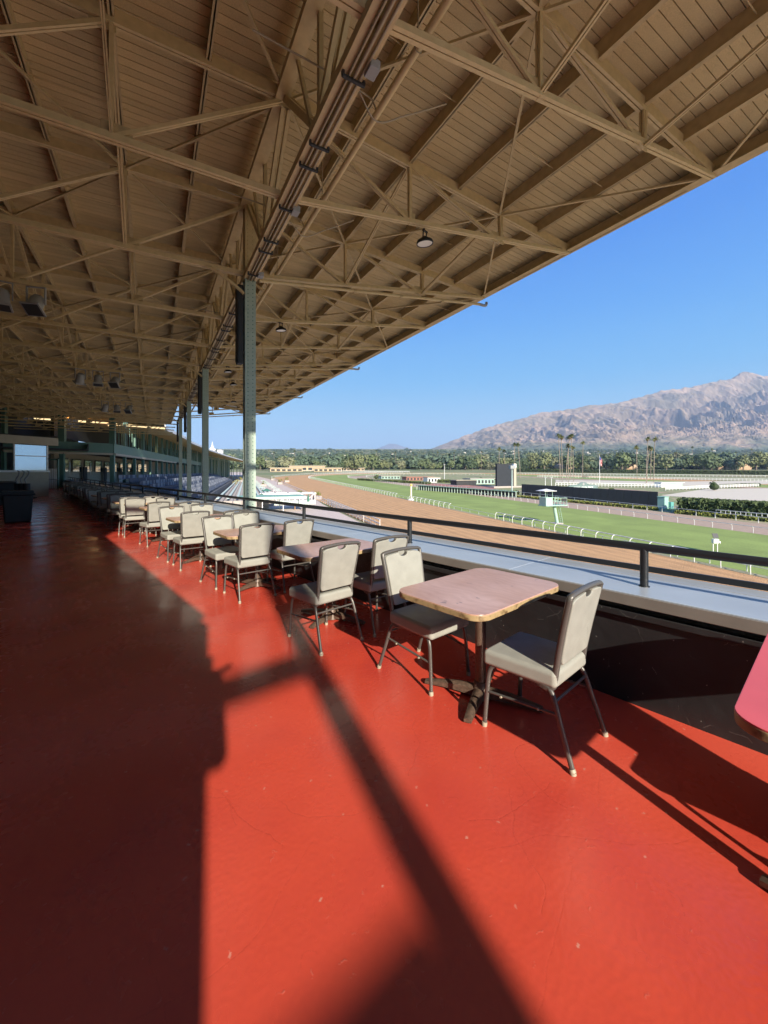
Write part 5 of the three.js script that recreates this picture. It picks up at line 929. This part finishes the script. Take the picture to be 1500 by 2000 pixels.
// ------------------------------------------------------------------ apron below the terrace
{
  const mTeal = mat({ map: mottle([.22, .40, .31], .08, 4, 1, .4), roughness: .6 }), mTent = mat({ color: rgb(.42, .50, .45), roughness: .7 });
  { const [X, z] = gp(530, 998), t = thing('green_awning', 'flat pale green awning roof below the terrace, beyond the rail', 'awning', W3(X, GY(z), z).toArray(), .36); part('roof', box(13, .25, 7, 0, 3.0, 0), mTeal, t); part('fascia', [box(13.1, .5, .12, 0, 2.85, 3.55), box(.12, .5, 7.1, 6.55, 2.85, 0)], mTent, t); for (let k = 0; k < 4; k++) for (const s of [-3.3, 3.3]) part('post', box(.14, 3, .14, -6 + k * 4, 1.5, s), mWhite, t); }
  { const [X, z] = gp(563, 985), t = thing('white_pergola', 'white framed pergola on the apron beside the dirt track', 'pergola', W3(X, GY(z), z).toArray(), .36); for (let k = 0; k < 5; k++) { for (const s of [-2, 2]) part('post', box(.14, 2.7, .14, -6 + k * 3, 1.35, s), mWhite, t); part('cross_beam', box(.12, .2, 4.6, -6 + k * 3, 2.75, 0), mWhite, t); if (k < 4) part('brace', bar(V(-6 + k * 3, .2, 2.02), V(-3 + k * 3, 2.6, 2.02), .1, .1), mWhite, t); } for (const s of [-2, 2]) part('beam', box(12.6, .22, .14, 0, 2.62, s), mWhite, t); part('counter', box(12, 1.0, .6, 0, .5, 1.6), mTent, t); }
  const umbrella = (px, py, open, label) => { const [X, z] = gp(px, py), t = thing('patio_umbrella', label, 'umbrella', W3(X, GY(z), z).toArray()); part('pole', rod(V(0, 0, 0), V(0, 2.9, 0), .04), mWhite, t); part('canopy', open ? new THREE.ConeGeometry(1.5, .7, 8).translate(0, 2.6, 0) : new THREE.LatheGeometry([[.05, 2.9], [.16, 2.4], [.30, 1.3], [.22, 1.2], [.05, 1.25]].map(([x, y]) => new THREE.Vector2(x, y)), 9), mat({ color: rgb(.05, .17, .12), roughness: .8 }), t); };
  umbrella(602, 990, false, 'closed dark green umbrella at the corner of the pergola'); umbrella(521, 975, true, 'open dark green umbrella left of the pergola'); umbrella(512, 990, true, 'open dark green umbrella beside the nearest column');
  const planter = (px, py, s, label, m = mHedge[2]) => { const [X, z] = gp(px, py), t = thing('planter', label, 'planter', W3(X, GY(z), z).toArray(), .36, undefined); part('box', rbox(s * 1.25, s * .55, s * 1.25, .05, 0, s * .27, 0), mConc, t); part('foliage', blobLeaves(s * 1.3, s * 1.3, 160, .14, 4).translate(0, s * .3, 0), m, t, 'stuff'); };
  [[448, 972, 1.6], [452, 966, 1.6], [455, 960.5, 1.6], [458, 956, 1.7], [461, 951.5, 1.8], [465, 946.5, 1.8], [469, 942, 1.8]].forEach(([x, y, s], k) => planter(x, y, s, `yellow planter in the row left of the nearest column, ${ords[k]} from the terrace`, mHedge[3]));
  [[620, 975, 1.6, 'right of the closed umbrella'], [585, 968, 1.4, 'behind the pergola'], [547, 946, 1.8, 'beside the far dirt edge'], [515, 950, 1.7, 'right of the nearest column, low'], [560, 942, 1.8, 'at the far left edge of the dirt'], [533, 938, 1.8, 'at the far end of the apron']].forEach(([x, y, s, l]) => planter(x, y, s, `green planter with a bush on the apron, ${l}`));
  for (const [px, py, l] of [[585, 996, 'orange crate table'], [540, 962, 'white serving table'], [520, 962, 'white side table']]) { const [X, z] = gp(px, py), t = thing('apron_table', `${l} on the apron by the pergola`, 'table', W3(X, GY(z), z).toArray(), .36); const m = l[0] === 'o' ? mat({ color: rgb(.6, .34, .14), roughness: .7 }) : mWhite; part('top', box(2.2, .08, 1.1, 0, .8, 0), m, t); for (const a of [-1, 1]) for (const b of [-.45, .45]) part('leg', box(.08, .78, .08, a, .39, b), m, t); }
  // benches on the apron, in rows down to the track
  const bench = (() => { const t = thing('apron_bench', 'pale bench on the apron, in the first row from the dirt track', 'bench', [0, 0, 0], 0, 'benches on the apron'); part('seat', box(3.4, .07, .42, 0, .45, 0), mWhite, t); part('backrest', box(3.4, .32, .05, 0, .78, .2), mTent, t); for (const s of [-1.4, 1.4]) part('leg', box(.08, .45, .38, s, .22, 0), mGrey, t); return t; })();
  let first = true; for (let r = 0; r < 7; r++) for (let k = 0; k < 14; k++) { const l = 5 + k * 9 + rr(-1, 1), q = -7 - r * 4.2; const X = TB[0] + DT[0] * l + NT[0] * q, z = TB[1] + DT[1] * l + NT[1] * q; if (z < 92) continue; const o = first ? bench : copy(bench, [0, 0, 0], 0); first = false; o.userData.label = `pale bench on the apron, in the ${ords[r]} row from the dirt track`; o.position.copy(W3(X, GY(z), z)); o.rotation.y = Math.PI / 2 + .353 + rr(-.06, .06); }
  { const t = thing('yellow_mat', 'yellow green patch of artificial lawn on the apron beyond the second column', 'lawn'); const P = [gp(408, 947), gp(440, 948), gp(432, 938), gp(408, 937)]; const s = new THREE.Shape(P.map(([x, z]) => new THREE.Vector2(x, z))); const g = new THREE.ShapeGeometry(s); const p = g.attributes.position; for (let i = 0; i < p.count; i++) { const x = p.getX(i), z = p.getY(i); p.setXYZ(i, x, GY(z) + .35, -z); } g.computeVertexNormals(); part('surface', g, mat({ color: rgb(.55, .52, .12), roughness: 1, side: THREE.DoubleSide }), t); }
  { const [X, z] = gp(442, 948), t = thing('dark_crate', 'small dark crate on the pink apron', 'crate', W3(X, GY(z), z).toArray(), .3); part('body', box(2.6, 1.3, 1.4, 0, .65, 0), mDark, t); part('lid', box(2.7, .1, 1.5, 0, 1.34, 0), mGrey, t); }
  // low beige stands and tents at the far turn
  for (const [px, py, w, h, l] of [[560, 921, 34, 4, 'left'], [600, 920, 40, 6, 'tan'], [640, 921, 30, 4, 'right'], [690, 919, 26, 3, 'far right']]) { const [X, z] = gp(px, py), t = thing('turn_building', `low sandy building at the far turn, ${l} one`, 'building', W3(X, GY(z), z).toArray(), .2); part('body', box(w, h, 10, 0, h / 2, 0), mat({ color: rgb(.52, .40, .26), roughness: .9 }), t); part('roof', box(w + 2, .5, 12, 0, h + .2, 0), mBeige, t); for (let k = 0; k < 6; k++) part('opening', box(w / 9, h * .5, .3, -w / 2 + (k + .5) * w / 6, h * .4, 5), mDark, t); }
}
scene.updateMatrixWorld(true);
renderer.render(scene, camera);
